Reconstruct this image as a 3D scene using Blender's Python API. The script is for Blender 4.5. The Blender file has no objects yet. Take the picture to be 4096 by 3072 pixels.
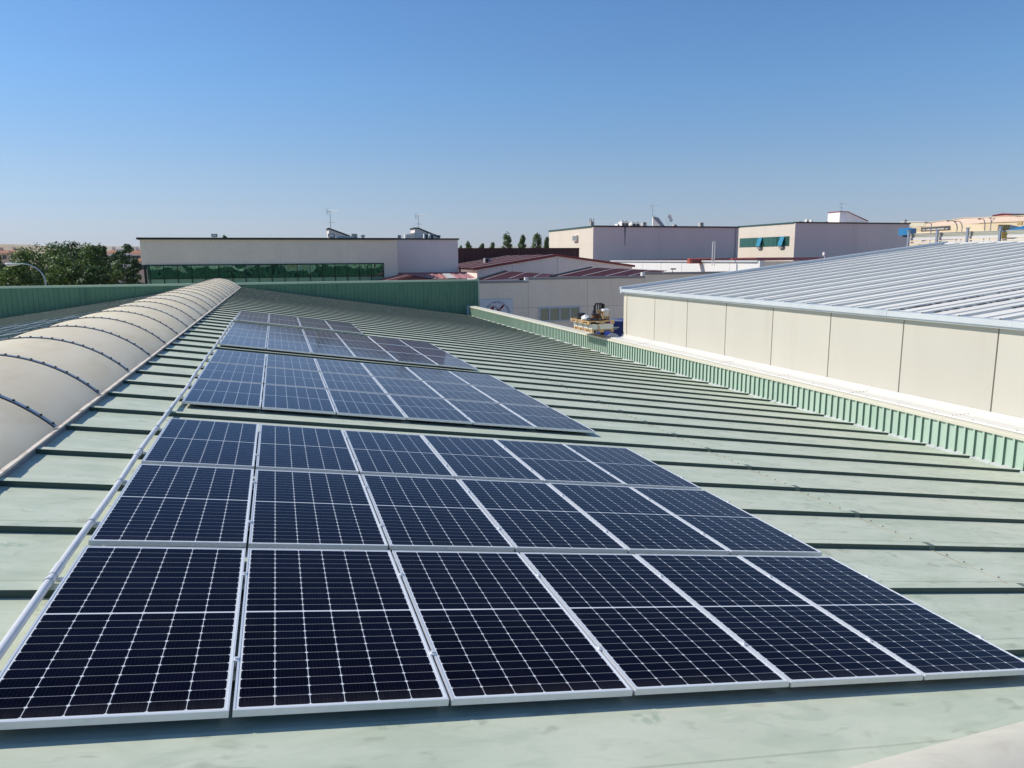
import bpy, math, random
from mathutils import Vector, Matrix
R_ = math.radians
S = bpy.context.scene
COL = S.collection
random.seed(7)

# ------------------------------------------------------------------ camera
FPX = 2946.06                       # focal length in pixels of the 4096 px wide photograph
CAMP = Vector((1.35253, -3.38091, 1.91411))
CX = Vector((0.9533295, -0.3018576, -0.0067018))     # image right
CD = Vector((-0.0568623, -0.1576955, -0.9858493))    # image down
CF = Vector((0.2965293, 0.9402202, -0.1675001))      # view direction
cd = bpy.data.cameras.new('camera')
cam = bpy.data.objects.new('camera', cd)
COL.objects.link(cam)
mw = Matrix.Identity(4)
for i in range(3):
    mw[i][0] = CX[i]; mw[i][1] = -CD[i]; mw[i][2] = -CF[i]; mw[i][3] = CAMP[i]
cam.matrix_world = mw
cd.sensor_width = 36.0
cd.lens = 36.0 * FPX / 4096.0
cd.clip_start = 0.05
cd.clip_end = 40000
S.camera = cam

# ------------------------------------------------------------------ sky, sun, exposure
SUN = Vector((-0.654, 0.339, 0.677)).normalized()
w = bpy.data.worlds.new("World"); S.world = w; w.use_nodes = True
wn = w.node_tree.nodes; wl = w.node_tree.links
bg = wn['Background']
sky = wn.new('ShaderNodeTexSky'); sky.sky_type = 'NISHITA'; sky.sun_disc = False
sky.sun_elevation = math.asin(SUN.z)
sky.sun_rotation = math.atan2(SUN.x, SUN.y)
sky.altitude = 900; sky.air_density = 1.0; sky.dust_density = 0.15; sky.ozone_density = 3.0
tn = wn.new('ShaderNodeMix'); tn.data_type = 'RGBA'; tn.blend_type = 'MULTIPLY'; tn.inputs[0].default_value = 1.0
wtc = wn.new('ShaderNodeTexCoord'); wsx = wn.new('ShaderNodeSeparateXYZ'); wl.new(wtc.outputs['Generated'], wsx.inputs[0])
rmp = wn.new('ShaderNodeValToRGB'); wl.new(wsx.outputs[2], rmp.inputs[0])     # white balance of the sky by height: dry, hazy horizon and deep zenith
cr = rmp.color_ramp
cr.elements[0].position = 0.03; cr.elements[0].color = (0.64, 0.625, 0.76, 1)
cr.elements[1].position = 0.36; cr.elements[1].color = (0.575, 0.86, 1.08, 1)
for ps, cl in ((0.107, (0.70, 0.745, 0.82, 1)), (0.21, (0.635, 0.865, 1.01, 1))):
    el = cr.elements.new(ps); el.color = cl
wl.new(rmp.outputs[0], tn.inputs[7])
wl.new(sky.outputs[0], tn.inputs[6]); wl.new(tn.outputs[2], bg.inputs[0]); bg.inputs[1].default_value = 0.115
sd = bpy.data.lights.new('sun', 'SUN'); sd.energy = 4.4; sd.angle = R_(0.53); sd.color = (1.0, 0.95, 0.86)
so = bpy.data.objects.new('sun', sd); COL.objects.link(so)
so.rotation_euler = SUN.to_track_quat('Z', 'Y').to_euler()
S.view_settings.view_transform = 'Standard'; S.view_settings.look = 'None'
S.view_settings.exposure = 0.18; S.view_settings.gamma = 1.0

# ------------------------------------------------------------------ picking real positions from the photograph
def ray(x, y):
    return CX * ((x - 2048) / FPX) + CD * ((y - 1536) / FPX) + CF
def at(x, y, Y):
    d = ray(x, y); return CAMP + d * ((Y - CAMP.y) / d.y)
def onX(x, y, X):
    d = ray(x, y); return CAMP + d * ((X - CAMP.x) / d.x)

TH = R_(8.3); CT, ST = math.cos(TH), math.sin(TH)
def rf(a, b, n):                    # right roof slope: a down the slope, b along the ridge, n off the panel plane
    return Vector((CT * a + ST * n, b, -ST * a + CT * n))
XR = -2.45                          # ridge
def lf(a, b, n):                    # the mirrored left slope
    v = rf(a, b, n); v.x = 2 * XR - v.x; return v
HP = 0.094                          # panel top above the roof pan

# ------------------------------------------------------------------ objects
def tag(o, label=None, cat=None, group=None, kind=None):
    if label: o['label'] = label
    if cat: o['category'] = cat
    if group: o['group'] = group
    if kind: o['kind'] = kind
    return o
def thing(name, loc, label, cat, group=None, rot=None):
    o = bpy.data.objects.new(name, None); COL.objects.link(o)
    o.empty_display_size = 0.2
    o.location = loc
    if rot is not None: o.rotation_euler = rot
    return tag(o, label, cat, group)
def wmat(o):
    m = Matrix.Translation(o.location) @ o.rotation_euler.to_matrix().to_4x4()
    return wmat(o.parent) @ m if o.parent else m
class MB:
    def __init__(s): s.v = []; s.f = []; s.m = []
    def face(s, pts, mi=0):
        i = len(s.v); s.v += [tuple(p) for p in pts]; s.f.append(tuple(range(i, i + len(pts)))); s.m.append(mi); return s
    def hexa(s, p, mi=0):           # 8 points: bottom loop, top loop
        i = len(s.v); s.v += [tuple(q) for q in p]
        for f in ((3, 2, 1, 0), (4, 5, 6, 7), (0, 1, 5, 4), (1, 2, 6, 5), (2, 3, 7, 6), (3, 0, 4, 7)):
            s.f.append(tuple(i + k for k in f)); s.m.append(mi)
        return s
    def box(s, x0, x1, y0, y1, z0, z1, mi=0, T=None):
        p = [(x0, y0, z0), (x1, y0, z0), (x1, y1, z0), (x0, y1, z0), (x0, y0, z1), (x1, y0, z1), (x1, y1, z1), (x0, y1, z1)]
        if T: p = [T(*q) for q in p]
        return s.hexa(p, mi)
    def prism(s, poly, d, mi=0):    # closed loop of points swept along d
        d = Vector(d); n = len(poly); i = len(s.v)
        s.v += [tuple(q) for q in poly] + [tuple(Vector(q) + d) for q in poly]
        s.f.append(tuple(i + k for k in range(n))); s.m.append(mi)
        s.f.append(tuple(i + n + k for k in reversed(range(n)))); s.m.append(mi)
        for k in range(n):
            l = (k + 1) % n
            s.f.append((i + l, i + k, i + n + k, i + n + l)); s.m.append(mi)
        return s
    def strip(s, prof, d, mi=0):    # open profile swept along d
        d = Vector(d); n = len(prof); i = len(s.v)
        s.v += [tuple(q) for q in prof] + [tuple(Vector(q) + d) for q in prof]
        for k in range(n - 1):
            s.f.append((i + k, i + k + 1, i + n + k + 1, i + n + k)); s.m.append(mi)
        return s
    def tube(s, path, r, n=8, mi=0, cap=True):
        path = [Vector(q) for q in path]; i0 = len(s.v)
        rr = r if isinstance(r, (list, tuple)) else [r] * len(path)
        for k, q in enumerate(path):
            t = (path[min(k + 1, len(path) - 1)] - path[max(k - 1, 0)]).normalized()
            u = t.cross(Vector((0, 0, 1)))
            if u.length < 1e-3: u = t.cross(Vector((0, 1, 0)))
            u.normalize(); v = t.cross(u)
            for j in range(n):
                an = 2 * math.pi * j / n
                s.v.append(tuple(q + (u * math.cos(an) + v * math.sin(an)) * rr[k]))
        for k in range(len(path) - 1):
            for j in range(n):
                l = (j + 1) % n
                s.f.append((i0 + k * n + j, i0 + k * n + l, i0 + (k + 1) * n + l, i0 + (k + 1) * n + j)); s.m.append(mi)
        if cap:
            s.f.append(tuple(i0 + j for j in reversed(range(n)))); s.m.append(mi)
            s.f.append(tuple(i0 + (len(path) - 1) * n + j for j in range(n))); s.m.append(mi)
        return s
    def lathe(s, c, prof, n=16, mi=0, axis='z'):
        c = Vector(c); i0 = len(s.v)
        for (r, h) in prof:
            for j in range(n):
                an = 2 * math.pi * j / n
                q = (r * math.cos(an), r * math.sin(an), h)
                if axis == 'y': q = (q[0], q[2], q[1])
                if axis == 'x': q = (q[2], q[0], q[1])
                s.v.append(tuple(c + Vector(q)))
        for k in range(len(prof) - 1):
            for j in range(n):
                l = (j + 1) % n
                s.f.append((i0 + k * n + j, i0 + k * n + l, i0 + (k + 1) * n + l, i0 + (k + 1) * n + j)); s.m.append(mi)
        s.f.append(tuple(i0 + j for j in reversed(range(n)))); s.m.append(mi)
        s.f.append(tuple(i0 + (len(prof) - 1) * n + j for j in range(n))); s.m.append(mi)
        return s
    def build(s, name, mat, parent=None, smooth=False, local=False):
        me = bpy.data.meshes.new(name)
        vs = s.v
        if parent is not None and not local:
            inv = wmat(parent).inverted(); vs = [tuple(inv @ Vector(q)) for q in vs]
        me.from_pydata(vs, [], s.f)
        mats = mat if isinstance(mat, (list, tuple)) else [mat]
        for q in mats: me.materials.append(q)
        me.polygons.foreach_set('material_index', s.m)
        if smooth: me.polygons.foreach_set('use_smooth', [True] * len(s.f))
        me.update()
        o = bpy.data.objects.new(name, me); COL.objects.link(o)
        if parent is not None: o.parent = parent
        return o
def copy_tree(o, parent=None):
    c = o.copy(); COL.objects.link(c)
    if parent is not None: c.parent = parent
    for ch in list(o.children): copy_tree(ch, c)
    return c

# ------------------------------------------------------------------ materials
class NT:
    def __init__(s, name):
        s.m = bpy.data.materials.new(name); s.m.use_nodes = True
        s.t = s.m.node_tree; s.b = s.t.nodes['Principled BSDF']
    def n(s, kind, **kw):
        q = s.t.nodes.new(kind)
        for k, v in kw.items(): setattr(q, k, v)
        return q
    def put(s, sock, v):
        if isinstance(v, bpy.types.NodeSocket): s.t.links.new(v, sock)
        else: sock.default_value = v
    def math(s, op, a, b=None, c=None):
        q = s.n('ShaderNodeMath', operation=op)
        s.put(q.inputs[0], a)
        if b is not None: s.put(q.inputs[1], b)
        if c is not None: s.put(q.inputs[2], c)
        return q.outputs[0]
    def mix(s, f, a, b, mode='MIX'):
        q = s.n('ShaderNodeMix', data_type='RGBA', blend_type=mode)
        s.put(q.inputs[0], f); s.put(q.inputs[6], a); s.put(q.inputs[7], b)
        return q.outputs[2]
    def coords(s, stretch=(1, 1, 1)):
        tc = s.n('ShaderNodeTexCoord'); mp = s.n('ShaderNodeMapping')
        s.t.links.new(tc.outputs['Object'], mp.inputs[0]); mp.inputs['Scale'].default_value = stretch
        return mp.outputs[0]
    def noise(s, vec, scale, detail=4, rough=0.55, dist=0.0):
        q = s.n('ShaderNodeTexNoise'); s.t.links.new(vec, q.inputs['Vector'])
        q.inputs['Scale'].default_value = scale; q.inputs['Detail'].default_value = detail
        q.inputs['Roughness'].default_value = rough; q.inputs['Distortion'].default_value = dist
        return q.outputs[0]
    def ramp(s, f, lo, hi):
        q = s.n('ShaderNodeMapRange'); q.interpolation_type = 'SMOOTHSTEP'
        s.put(q.inputs[0], f); q.inputs[1].default_value = lo; q.inputs[2].default_value = hi
        return q.outputs[0]
    def bump(s, h, strength=0.3, dist=0.02):
        q = s.n('ShaderNodeBump'); q.inputs['Strength'].default_value = strength; q.inputs['Distance'].default_value = dist
        s.put(q.inputs['Height'], h); s.t.links.new(q.outputs[0], s.b.inputs['Normal'])
    def set(s, col=None, rough=None, metal=None, spec=None):
        if col is not None: s.put(s.b.inputs['Base Color'], col)
        if rough is not None: s.put(s.b.inputs['Roughness'], rough)
        if metal is not None: s.put(s.b.inputs['Metallic'], metal)
        if spec is not None: s.put(s.b.inputs['Specular IOR Level'], spec)
        return s.m
def c4(c): return (c[0], c[1], c[2], 1)
def paint(name, col, rough=0.6, var=0.18, scale=2.0, stretch=(1, 1, 1), fine=20.0, finev=0.08, dirt=None, dlo=0.55, dhi=0.8,
          dscale=1.5, dstretch=None, damt=0.6, metal=0.0, spec=0.4, bump=0.0, bscale=60, rnd=0.0):
    k = NT(name); v = k.coords(stretch)
    a = k.noise(v, scale); b = k.noise(v, fine, 3)
    fac = k.math('ADD', k.math('MULTIPLY', k.math('SUBTRACT', a, 0.5), var * 2), k.math('MULTIPLY', k.math('SUBTRACT', b, 0.5), finev * 2))
    fac = k.math('ADD', fac, 1.0)
    if rnd:
        oi = k.n('ShaderNodeObjectInfo')
        fac = k.math('ADD', fac, k.math('MULTIPLY', k.math('SUBTRACT', oi.outputs['Random'], 0.5), rnd * 2))
    cv = k.n('ShaderNodeCombineColor')
    for i in range(3): k.put(cv.inputs[i], fac)
    c = k.mix(1.0, c4(col), cv.outputs[0], 'MULTIPLY')
    if dirt:
        dv = k.coords(dstretch or stretch)
        d = k.ramp(k.noise(dv, dscale, 5, 0.6, 0.4), dlo, dhi)
        c = k.mix(k.math('MULTIPLY', d, damt), c, c4(dirt))
    k.set(c, rough, metal, spec)
    if bump: k.bump(k.noise(v, bscale, 3), bump, 0.01)
    return k.m
M = {}
# weathered sage roof paint with soft scuffs, streaks and a few shoe-sized smudges
k = NT('roof_paint'); v = k.coords((0.35, 1, 1)); v1 = k.coords((1, 1, 1)); v2 = k.coords((0.5, 1, 1))
n1 = k.noise(v, 3.0, 6, 0.62, 0.6); n2 = k.noise(v1, 0.35, 3); n3 = k.noise(v2, 26, 4, 0.65)
base = k.mix(k.ramp(n1, 0.3, 0.7), (0.46, 0.51, 0.385, 1), (0.575, 0.61, 0.48, 1))
base = k.mix(k.math('MULTIPLY', k.ramp(n2, 0.38, 0.7), 0.5), base, (0.62, 0.615, 0.49, 1))
sm = k.math('MULTIPLY', k.ramp(k.noise(k.coords((0.55, 1.3, 1)), 4.2, 2, 0.45, 1.0), 0.54, 0.72), 0.26)
base = k.mix(sm, base, (0.31, 0.40, 0.29, 1))
sm2 = k.math('MULTIPLY', k.ramp(k.noise(k.coords((0.8, 1.6, 1)), 5.6, 2, 0.4, 0.5), 0.60, 0.76), 0.42)
base = k.mix(sm2, base, (0.27, 0.275, 0.20, 1))
st = k.math('MULTIPLY', k.ramp(n3, 0.58, 0.78), 0.28)
base = k.mix(st, base, (0.31, 0.375, 0.295, 1))
for (sc_, st_, lo_, cl_, am_) in ((2.6, (0.55, 1.25, 1), 0.64, (0.29, 0.375, 0.27, 1), 0.62), (3.4, (1.1, 0.6, 1), 0.84, (0.27, 0.27, 0.21, 1), 0.5)):
    vo = k.n('ShaderNodeTexVoronoi'); vo.inputs['Scale'].default_value = sc_; k.t.links.new(k.coords(st_), vo.inputs['Vector'])
    dd = k.math('ADD', vo.outputs['Distance'], k.math('MULTIPLY', k.math('SUBTRACT', k.noise(v1, 9, 4, 0.6), 0.5), 0.28))
    sc2 = k.n('ShaderNodeSeparateColor'); k.t.links.new(vo.outputs['Color'], sc2.inputs[0])
    fl = k.math('MULTIPLY', k.ramp(dd, 0.24, 0.10), k.math('GREATER_THAN', sc2.outputs[0], lo_))
    base = k.mix(k.math('MULTIPLY', k.math('MULTIPLY', fl, k.ramp(k.noise(v1, 22, 3), 0.3, 0.6)), am_), base, cl_)
wv = k.noise(k.coords((0.12, 3.5, 1)), 14, 3, 0.5)                     # fine drawn streaks down the sheets
base = k.mix(k.math('MULTIPLY', k.ramp(wv, 0.60, 0.72), 0.12), base, (0.30, 0.35, 0.27, 1))
sp = k.math('MULTIPLY', k.ramp(k.noise(v1, 70, 2), 0.72, 0.8), 0.35)
base = k.mix(sp, base, (0.16, 0.17, 0.12, 1))
M['roof'] = k.set(base, 0.55, 0.0, 0.35); k.bump(k.noise(k.coords((1, 1.4, 1)), 5, 3), 0.12, 0.02)
M['jointpale'] = paint('precast_joint', (0.55, 0.46, 0.375), 0.85)
M['ribface'] = paint('shaded_rib_green_paint', (0.040, 0.075, 0.060), 0.5, 0.2, 1.0)  # shade on the camera-facing rib sides, darkened into the colour
M['lapcover'] = paint('lap_cover_paint', (0.13, 0.17, 0.14), 0.5, 0.2)
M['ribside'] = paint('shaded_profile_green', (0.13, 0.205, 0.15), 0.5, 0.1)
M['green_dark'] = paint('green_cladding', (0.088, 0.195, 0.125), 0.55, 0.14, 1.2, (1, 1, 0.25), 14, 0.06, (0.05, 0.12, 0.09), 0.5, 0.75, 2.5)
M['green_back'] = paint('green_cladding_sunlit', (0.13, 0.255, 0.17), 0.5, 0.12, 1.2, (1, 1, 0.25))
M['green_pale'] = paint('pale_green_cladding', (0.395, 0.505, 0.41), 0.5, 0.10, 0.8, (1, 1, 0.3), 18, 0.05, (0.27, 0.42, 0.30), 0.5, 0.8, 2.0)  # paler green than the cladding of the far parapet
M['cap_green'] = paint('pale_green_capping', (0.42, 0.52, 0.39), 0.5, 0.10, 1.0)
M['coping'] = paint('cream_capping', (0.60, 0.565, 0.45), 0.5, 0.08, 0.7, (1, 0.5, 1), 12, 0.05, (0.5, 0.46, 0.36), 0.6, 0.85, 1.2)
M['flash'] = paint('white_flashing', (0.64, 0.62, 0.575), 0.42, 0.08, 0.9, (1, 0.4, 1), 16, 0.04, (0.5, 0.47, 0.41), 0.62, 0.85, 1.4)
M['sealant'] = paint('pale_sealant', (0.46, 0.47, 0.46), 0.7, 0.14, 6, fine=30, finev=0.12)
M['galv'] = paint('galvanised_sheet', (0.62, 0.64, 0.64), 0.42, 0.10, 2.2, (1, 0.6, 1), 25, 0.07, (0.45, 0.48, 0.51), 0.5, 0.8, 3.0, metal=0.25)
M['verge'] = paint('blue_grey_trim', (0.50, 0.55, 0.59), 0.45, 0.08, 1.5)
M['whiteroof'] = paint('pale_grey_roof_sheet', (0.735, 0.71, 0.64), 0.55, 0.08, 0.8, (0.25, 1, 1), 14, 0.05, (0.42, 0.43, 0.42), 0.58, 0.85, 1.5)
M['creamwall'] = paint('cream_render_panel', (0.53, 0.495, 0.415), 0.75, 0.05, 0.7, (1, 1, 0.6), 30, 0.03, (0.43, 0.385, 0.315), 0.52, 0.85, 0.9, (1, 1.6, 0.2), 0.35, rnd=0.035)
M['pebble'] = paint('exposed_aggregate', (0.60, 0.54, 0.44), 0.85, 0.1, 3, fine=38, finev=0.5, bump=0.6, bscale=40)
M['joint'] = paint('grey_joint_strip', (0.42, 0.37, 0.31), 0.7, 0.1)
M['black'] = paint('black_plastic', (0.018, 0.018, 0.02), 0.45, 0.15, 6)
M['shade_screw'] = paint('bar_shadow_and_screws', (0.02, 0.022, 0.026), 0.6, 0.1)
M['alu'] = paint('anodised_aluminium', (0.72, 0.73, 0.74), 0.36, 0.05, 5, metal=0.35)
M['bar'] = paint('blue_grey_metal_bar', (0.36, 0.40, 0.46), 0.38, 0.12, 5, metal=0.5)
M['curb'] = paint('dark_metal_curb', (0.20, 0.20, 0.235), 0.5, 0.15, 4)
M['lip'] = paint('rust_stained_lip', (0.70, 0.62, 0.52), 0.6, 0.15, 3, (1, 1, 1), 20, 0.1, (0.22, 0.10, 0.055), 0.5, 0.72, 4.0, damt=0.75)
M['rust'] = paint('rust_line', (0.42, 0.35, 0.24), 0.85, 0.35, 6, fine=40, finev=0.3)
M['pvc'] = paint('white_pvc', (0.64, 0.645, 0.655), 0.35, 0.06, 4, fine=16, finev=0.05)
M['screw'] = paint('screw_head', (0.10, 0.09, 0.08), 0.5, 0.1)
M['beige'] = paint('beige_stone_panel', (0.88, 0.735, 0.585), 0.85, 0.10, 0.6, (1, 1, 0.6), 7, 0.14, (0.66, 0.56, 0.455), 0.56, 0.8, 0.5, (1.6, 1.6, 0.22), 0.5)
M['lilac'] = paint('lilac_render', (0.87, 0.74, 0.665), 0.85, 0.08, 0.4, (1, 1, 0.5), 5, 0.08, (0.68, 0.61, 0.59), 0.55, 0.85, 0.35, (1.5, 1.5, 0.2), 0.5)
M['greywall'] = paint('grey_render', (0.86, 0.72, 0.64), 0.85, 0.08, 0.3, (1, 1, 0.5), 5, 0.09, (0.70, 0.59, 0.53), 0.52, 0.85, 0.3, (1.5, 1.5, 0.15), 0.55)
M['creamlit'] = paint('ivory_render', (0.66, 0.585, 0.49), 0.85, 0.06, 0.4, (1, 1, 0.5), 5, 0.05)
M['capdark'] = paint('dark_green_capping', (0.012, 0.030, 0.028), 0.5, 0.1)
M['capteal'] = paint('teal_capping', (0.03, 0.10, 0.095), 0.5, 0.1)
M['mull'] = paint('dark_green_frame', (0.008, 0.022, 0.018), 0.4, 0.1)
M['capgrey'] = paint('grey_concrete_capping', (0.30, 0.285, 0.28), 0.8, 0.12, 1.5, fine=8, finev=0.08)
M['whitepaint'] = paint('white_paint', (0.72, 0.70, 0.67), 0.6, 0.05)
M['redroof'] = paint('oxblood_roof_sheet', (0.18, 0.048, 0.045), 0.6, 0.2, 0.6, (1, 1, 1), 9, 0.12)
M['redlit'] = paint('sunlit_red_sheet', (0.40, 0.175, 0.165), 0.55, 0.14, 0.8, (1, 1, 1), 9, 0.08)  # sunlight on the lean-to is put into this lighter red
M['redtrim'] = paint('red_trim', (0.23, 0.035, 0.04), 0.5, 0.12)
M['orange'] = paint('orange_red_ridge_vent', (0.42, 0.10, 0.065), 0.55, 0.1)
M['brown'] = paint('brown_cladding', (0.075, 0.026, 0.024), 0.6, 0.15, 0.8, (1, 1, 0.3))
M['strip'] = paint('translucent_roof_strip', (0.56, 0.53, 0.50), 0.5, 0.1)
M['louvre'] = paint('pale_louvre', (0.62, 0.585, 0.53), 0.6, 0.08)
M['acwhite'] = paint('air_unit_casing', (0.70, 0.69, 0.66), 0.5, 0.05)
M['grille'] = paint('dark_grille', (0.045, 0.048, 0.052), 0.6, 0.2, 20)
M['steel'] = paint('grey_steel', (0.32, 0.33, 0.34), 0.4, 0.1, metal=0.6)
M['wood'] = paint('raw_pine', (0.56, 0.36, 0.155), 0.75, 0.2, 4, (1, 1, 6), 20, 0.15)
M['card'] = paint('brown_cardboard', (0.40, 0.26, 0.145), 0.85, 0.1, 6)
M['cardlabel'] = paint('printed_paper', (0.66, 0.60, 0.54), 0.8, 0.1, 9, fine=45, finev=0.35)
M['bag'] = paint('white_plastic_bag', (0.70, 0.70, 0.70), 0.45, 0.15, 8)
M['strap'] = paint('brown_strap', (0.46, 0.33, 0.20), 0.7, 0.1)
M['modside'] = paint('stacked_module_edges', (0.66, 0.655, 0.60), 0.5, 0.06, 3, (1, 1, 1))
M['cable'] = paint('black_cable', (0.02, 0.02, 0.022), 0.4, 0.2, 9)
M['orangecable'] = paint('orange_cable', (0.16, 0.055, 0.015), 0.5, 0.3, 30)
M['blue'] = paint('blue_tarpaulin', (0.012, 0.035, 0.19), 0.55, 0.25, 1.5)
M['bluewrap'] = paint('blue_plastic_wrap', (0.035, 0.20, 0.40), 0.35, 0.2, 1.5)
M['bluevent'] = paint('blue_open_sash', (0.04, 0.24, 0.36), 0.35, 0.1)
M['foam'] = paint('yellow_foam_core', (0.62, 0.42, 0.10), 0.8, 0.15, 5)
M['racksheet'] = paint('greenish_panel_stack', (0.56, 0.56, 0.46), 0.6, 0.08, 1.5, (1, 1, 4))
M['peach'] = paint('peach_render', (0.66, 0.50, 0.40), 0.85, 0.05)
M['sand'] = paint('sand_render', (0.60, 0.49, 0.335), 0.85, 0.05)
M['palegreen'] = paint('pale_render', (0.60, 0.57, 0.44), 0.85, 0.05)
M['signgrey'] = paint('charcoal_sign_face', (0.085, 0.085, 0.09), 0.5, 0.05)
M['signwhite'] = paint('white_sign_face', (0.66, 0.66, 0.70), 0.5, 0.03)
M['navy'] = paint('navy_lettering', (0.016, 0.02, 0.07), 0.5, 0.03)
M['crimson'] = paint('crimson_emblem', (0.20, 0.012, 0.02), 0.5, 0.03)
M['gold'] = paint('gold_lettering', (0.50, 0.33, 0.12), 0.5, 0.03)
M['orangeletter'] = paint('orange_lettering', (0.50, 0.17, 0.06), 0.5, 0.03)
M['terracotta'] = paint('terracotta_tiles', (0.36, 0.155, 0.085), 0.85, 0.2, 0.5)
M['bark'] = paint('bark', (0.09, 0.07, 0.05), 0.9, 0.2, 5)
M['asphalt'] = paint('dusty_concrete_paving', (0.44, 0.39, 0.32), 0.9, 0.15, 0.5)
M['greyroof'] = paint('grey_roof_sheet', (0.30, 0.30, 0.32), 0.6, 0.1)

# translucent fibreglass vault
k = NT('weathered_fibreglass'); tc = k.n('ShaderNodeTexCoord'); oi = k.n('ShaderNodeObjectInfo')
v = k.coords((1, 0.55, 1)); a = k.noise(v, 1.3, 3, 0.5, 0.3); b = k.noise(k.coords((1, 0.3, 1)), 3.0, 4, 0.55)
c = k.mix(k.ramp(a, 0.3, 0.7), (0.87, 0.775, 0.62, 1), (0.94, 0.88, 0.765, 1))
c = k.mix(k.math('MULTIPLY', k.ramp(b, 0.45, 0.75), 0.5), c, (0.66, 0.545, 0.375, 1))
sx = k.n('ShaderNodeSeparateXYZ'); k.t.links.new(tc.outputs['Object'], sx.inputs[0])
edge = k.ramp(k.math('ADD', sx.outputs[2], k.math('MULTIPLY', k.noise(k.coords((1, 1, 1)), 2.2, 4, 0.6), 0.22)), 0.34, 0.16)
c = k.mix(k.math('MULTIPLY', edge, 0.5), c, (0.33, 0.245, 0.155, 1))
tint = k.mix(oi.outputs['Random'], (0.90, 0.90, 0.90, 1), (1.02, 0.99, 0.92, 1))
c = k.mix(1.0, c, tint, 'MULTIPLY')
M['pale'] = paint('pale_fibreglass', (0.60, 0.56, 0.455), 0.6, 0.10, 5, fine=14, finev=0.05, dirt=(0.47, 0.42, 0.33), dlo=0.5, dhi=0.75, dscale=4.0)
M['fibre'] = k.set(c, 0.36, 0.0, 0.3)
tr = k.n('ShaderNodeBsdfTranslucent'); k.put(tr.inputs[0], k.mix(0.5, c, (1.0, 0.985, 0.92, 1))); ms = k.n('ShaderNodeMixShader'); ms.inputs[0].default_value = 0.80
k.t.links.new(k.b.outputs[0], ms.inputs[1]); k.t.links.new(tr.outputs[0], ms.inputs[2]); k.t.links.new(ms.outputs[0], k.t.nodes['Material Output'].inputs[0])

# solar cells: local x 0..PW, local y 0..PL
PW, PL = 1.038, 2.0615
k = NT('half_cut_solar_cells'); tc = k.n('ShaderNodeTexCoord'); sx = k.n('ShaderNodeSeparateXYZ')
k.t.links.new(tc.outputs['Object'], sx.inputs[0]); X, Y = sx.outputs[0], sx.outputs[1]
mx, my, gap = 0.022, 0.026, 0.014
pu = (PW - 2 * mx) / 6; pv = (PL - 2 * my - gap) / 24
u = k.math('DIVIDE', k.math('SUBTRACT', X, mx), pu)
up = k.math('GREATER_THAN', Y, PL / 2)
vv = k.math('DIVIDE', k.math('SUBTRACT', k.math('SUBTRACT', Y, my), k.math('MULTIPLY', up, gap)), pv)
fu = k.math('ABSOLUTE', k.math('SUBTRACT', k.math('FRACT', u), 0.5)); fv = k.math('ABSOLUTE', k.math('SUBTRACT', k.math('FRACT', vv), 0.5))
du = k.math('MULTIPLY', k.math('SUBTRACT', 0.5, fu), pu); dv = k.math('MULTIPLY', k.math('SUBTRACT', 0.5, fv), pv)
lu = k.math('LESS_THAN', du, 0.0014); lv = k.math('LESS_THAN', dv, 0.0012)
dia = k.math('LESS_THAN', k.math('ADD', du, dv), 0.0105)
mid = k.math('LESS_THAN', k.math('ABSOLUTE', k.math('SUBTRACT', Y, PL / 2)), gap / 2)
out = k.math('MAXIMUM', k.math('LESS_THAN', X, mx), k.math('GREATER_THAN', X, PW - mx))
out = k.math('MAXIMUM', out, k.math('MAXIMUM', k.math('LESS_THAN', Y, my), k.math('GREATER_THAN', Y, PL - my)))
line = k.math('MAXIMUM', k.math('MAXIMUM', lu, k.math('MULTIPLY', lv, 0.5)), k.math('MAXIMUM', dia, k.math('MAXIMUM', mid, out)))
bus = k.math('LESS_THAN', k.math('ABSOLUTE', k.math('SUBTRACT', k.math('FRACT', k.math('MULTIPLY', u, 9)), 0.5)), 0.035)
cu = k.n('ShaderNodeCombineXYZ'); k.put(cu.inputs[0], k.math('FLOOR', u)); k.put(cu.inputs[1], k.math('FLOOR', k.math('MULTIPLY', vv, 0.5)))
oi = k.n('ShaderNodeObjectInfo'); k.put(cu.inputs[2], k.math('MULTIPLY', oi.outputs['Random'], 50))
wn_ = k.n('ShaderNodeTexWhiteNoise'); k.t.links.new(cu.outputs[0], wn_.inputs['Vector'])
cell = k.mix(wn_.outputs[0], (0.0012, 0.0012, 0.0045, 1), (0.0024, 0.0024, 0.0095, 1))
cell = k.mix(k.math('MULTIPLY', bus, 0.30), cell, (0.04, 0.042, 0.055, 1))
dn = k.ramp(k.noise(k.coords((1.6, 0.7, 1)), 2.2, 5, 0.65), 0.42, 0.85)
low = k.ramp(Y, 0.16, 0.0)                                   # dirt collects along the lower frame edge
dust = k.math('ADD', k.math('MULTIPLY', dn, 0.010), k.math('MULTIPLY', k.math('MULTIPLY', low, k.noise(k.coords((9, 2, 1)), 3.0, 3)), 0.05))
vo = k.n('ShaderNodeTexVoronoi'); vo.inputs['Scale'].default_value = 1.6; k.t.links.new(k.coords((1, 1, 1)), vo.inputs['Vector'])
oi2 = k.n('ShaderNodeObjectInfo'); cm = k.n('ShaderNodeVectorMath', operation='ADD'); cx = k.n('ShaderNodeCombineXYZ')
for q_ in range(3): k.put(cx.inputs[q_], k.math('MULTIPLY', oi2.outputs['Random'], 37.0 + q_ * 11))
k.t.links.new(tc.outputs['Object'], cm.inputs[0]); k.t.links.new(cx.outputs[0], cm.inputs[1]); k.t.links.new(cm.outputs[0], vo.inputs['Vector'])
spot = k.math('LESS_THAN', vo.outputs['Distance'], 0.014)    # a few bird droppings and dust flecks
dust = k.math('ADD', dust, k.math('MULTIPLY', spot, 0.5))
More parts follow.
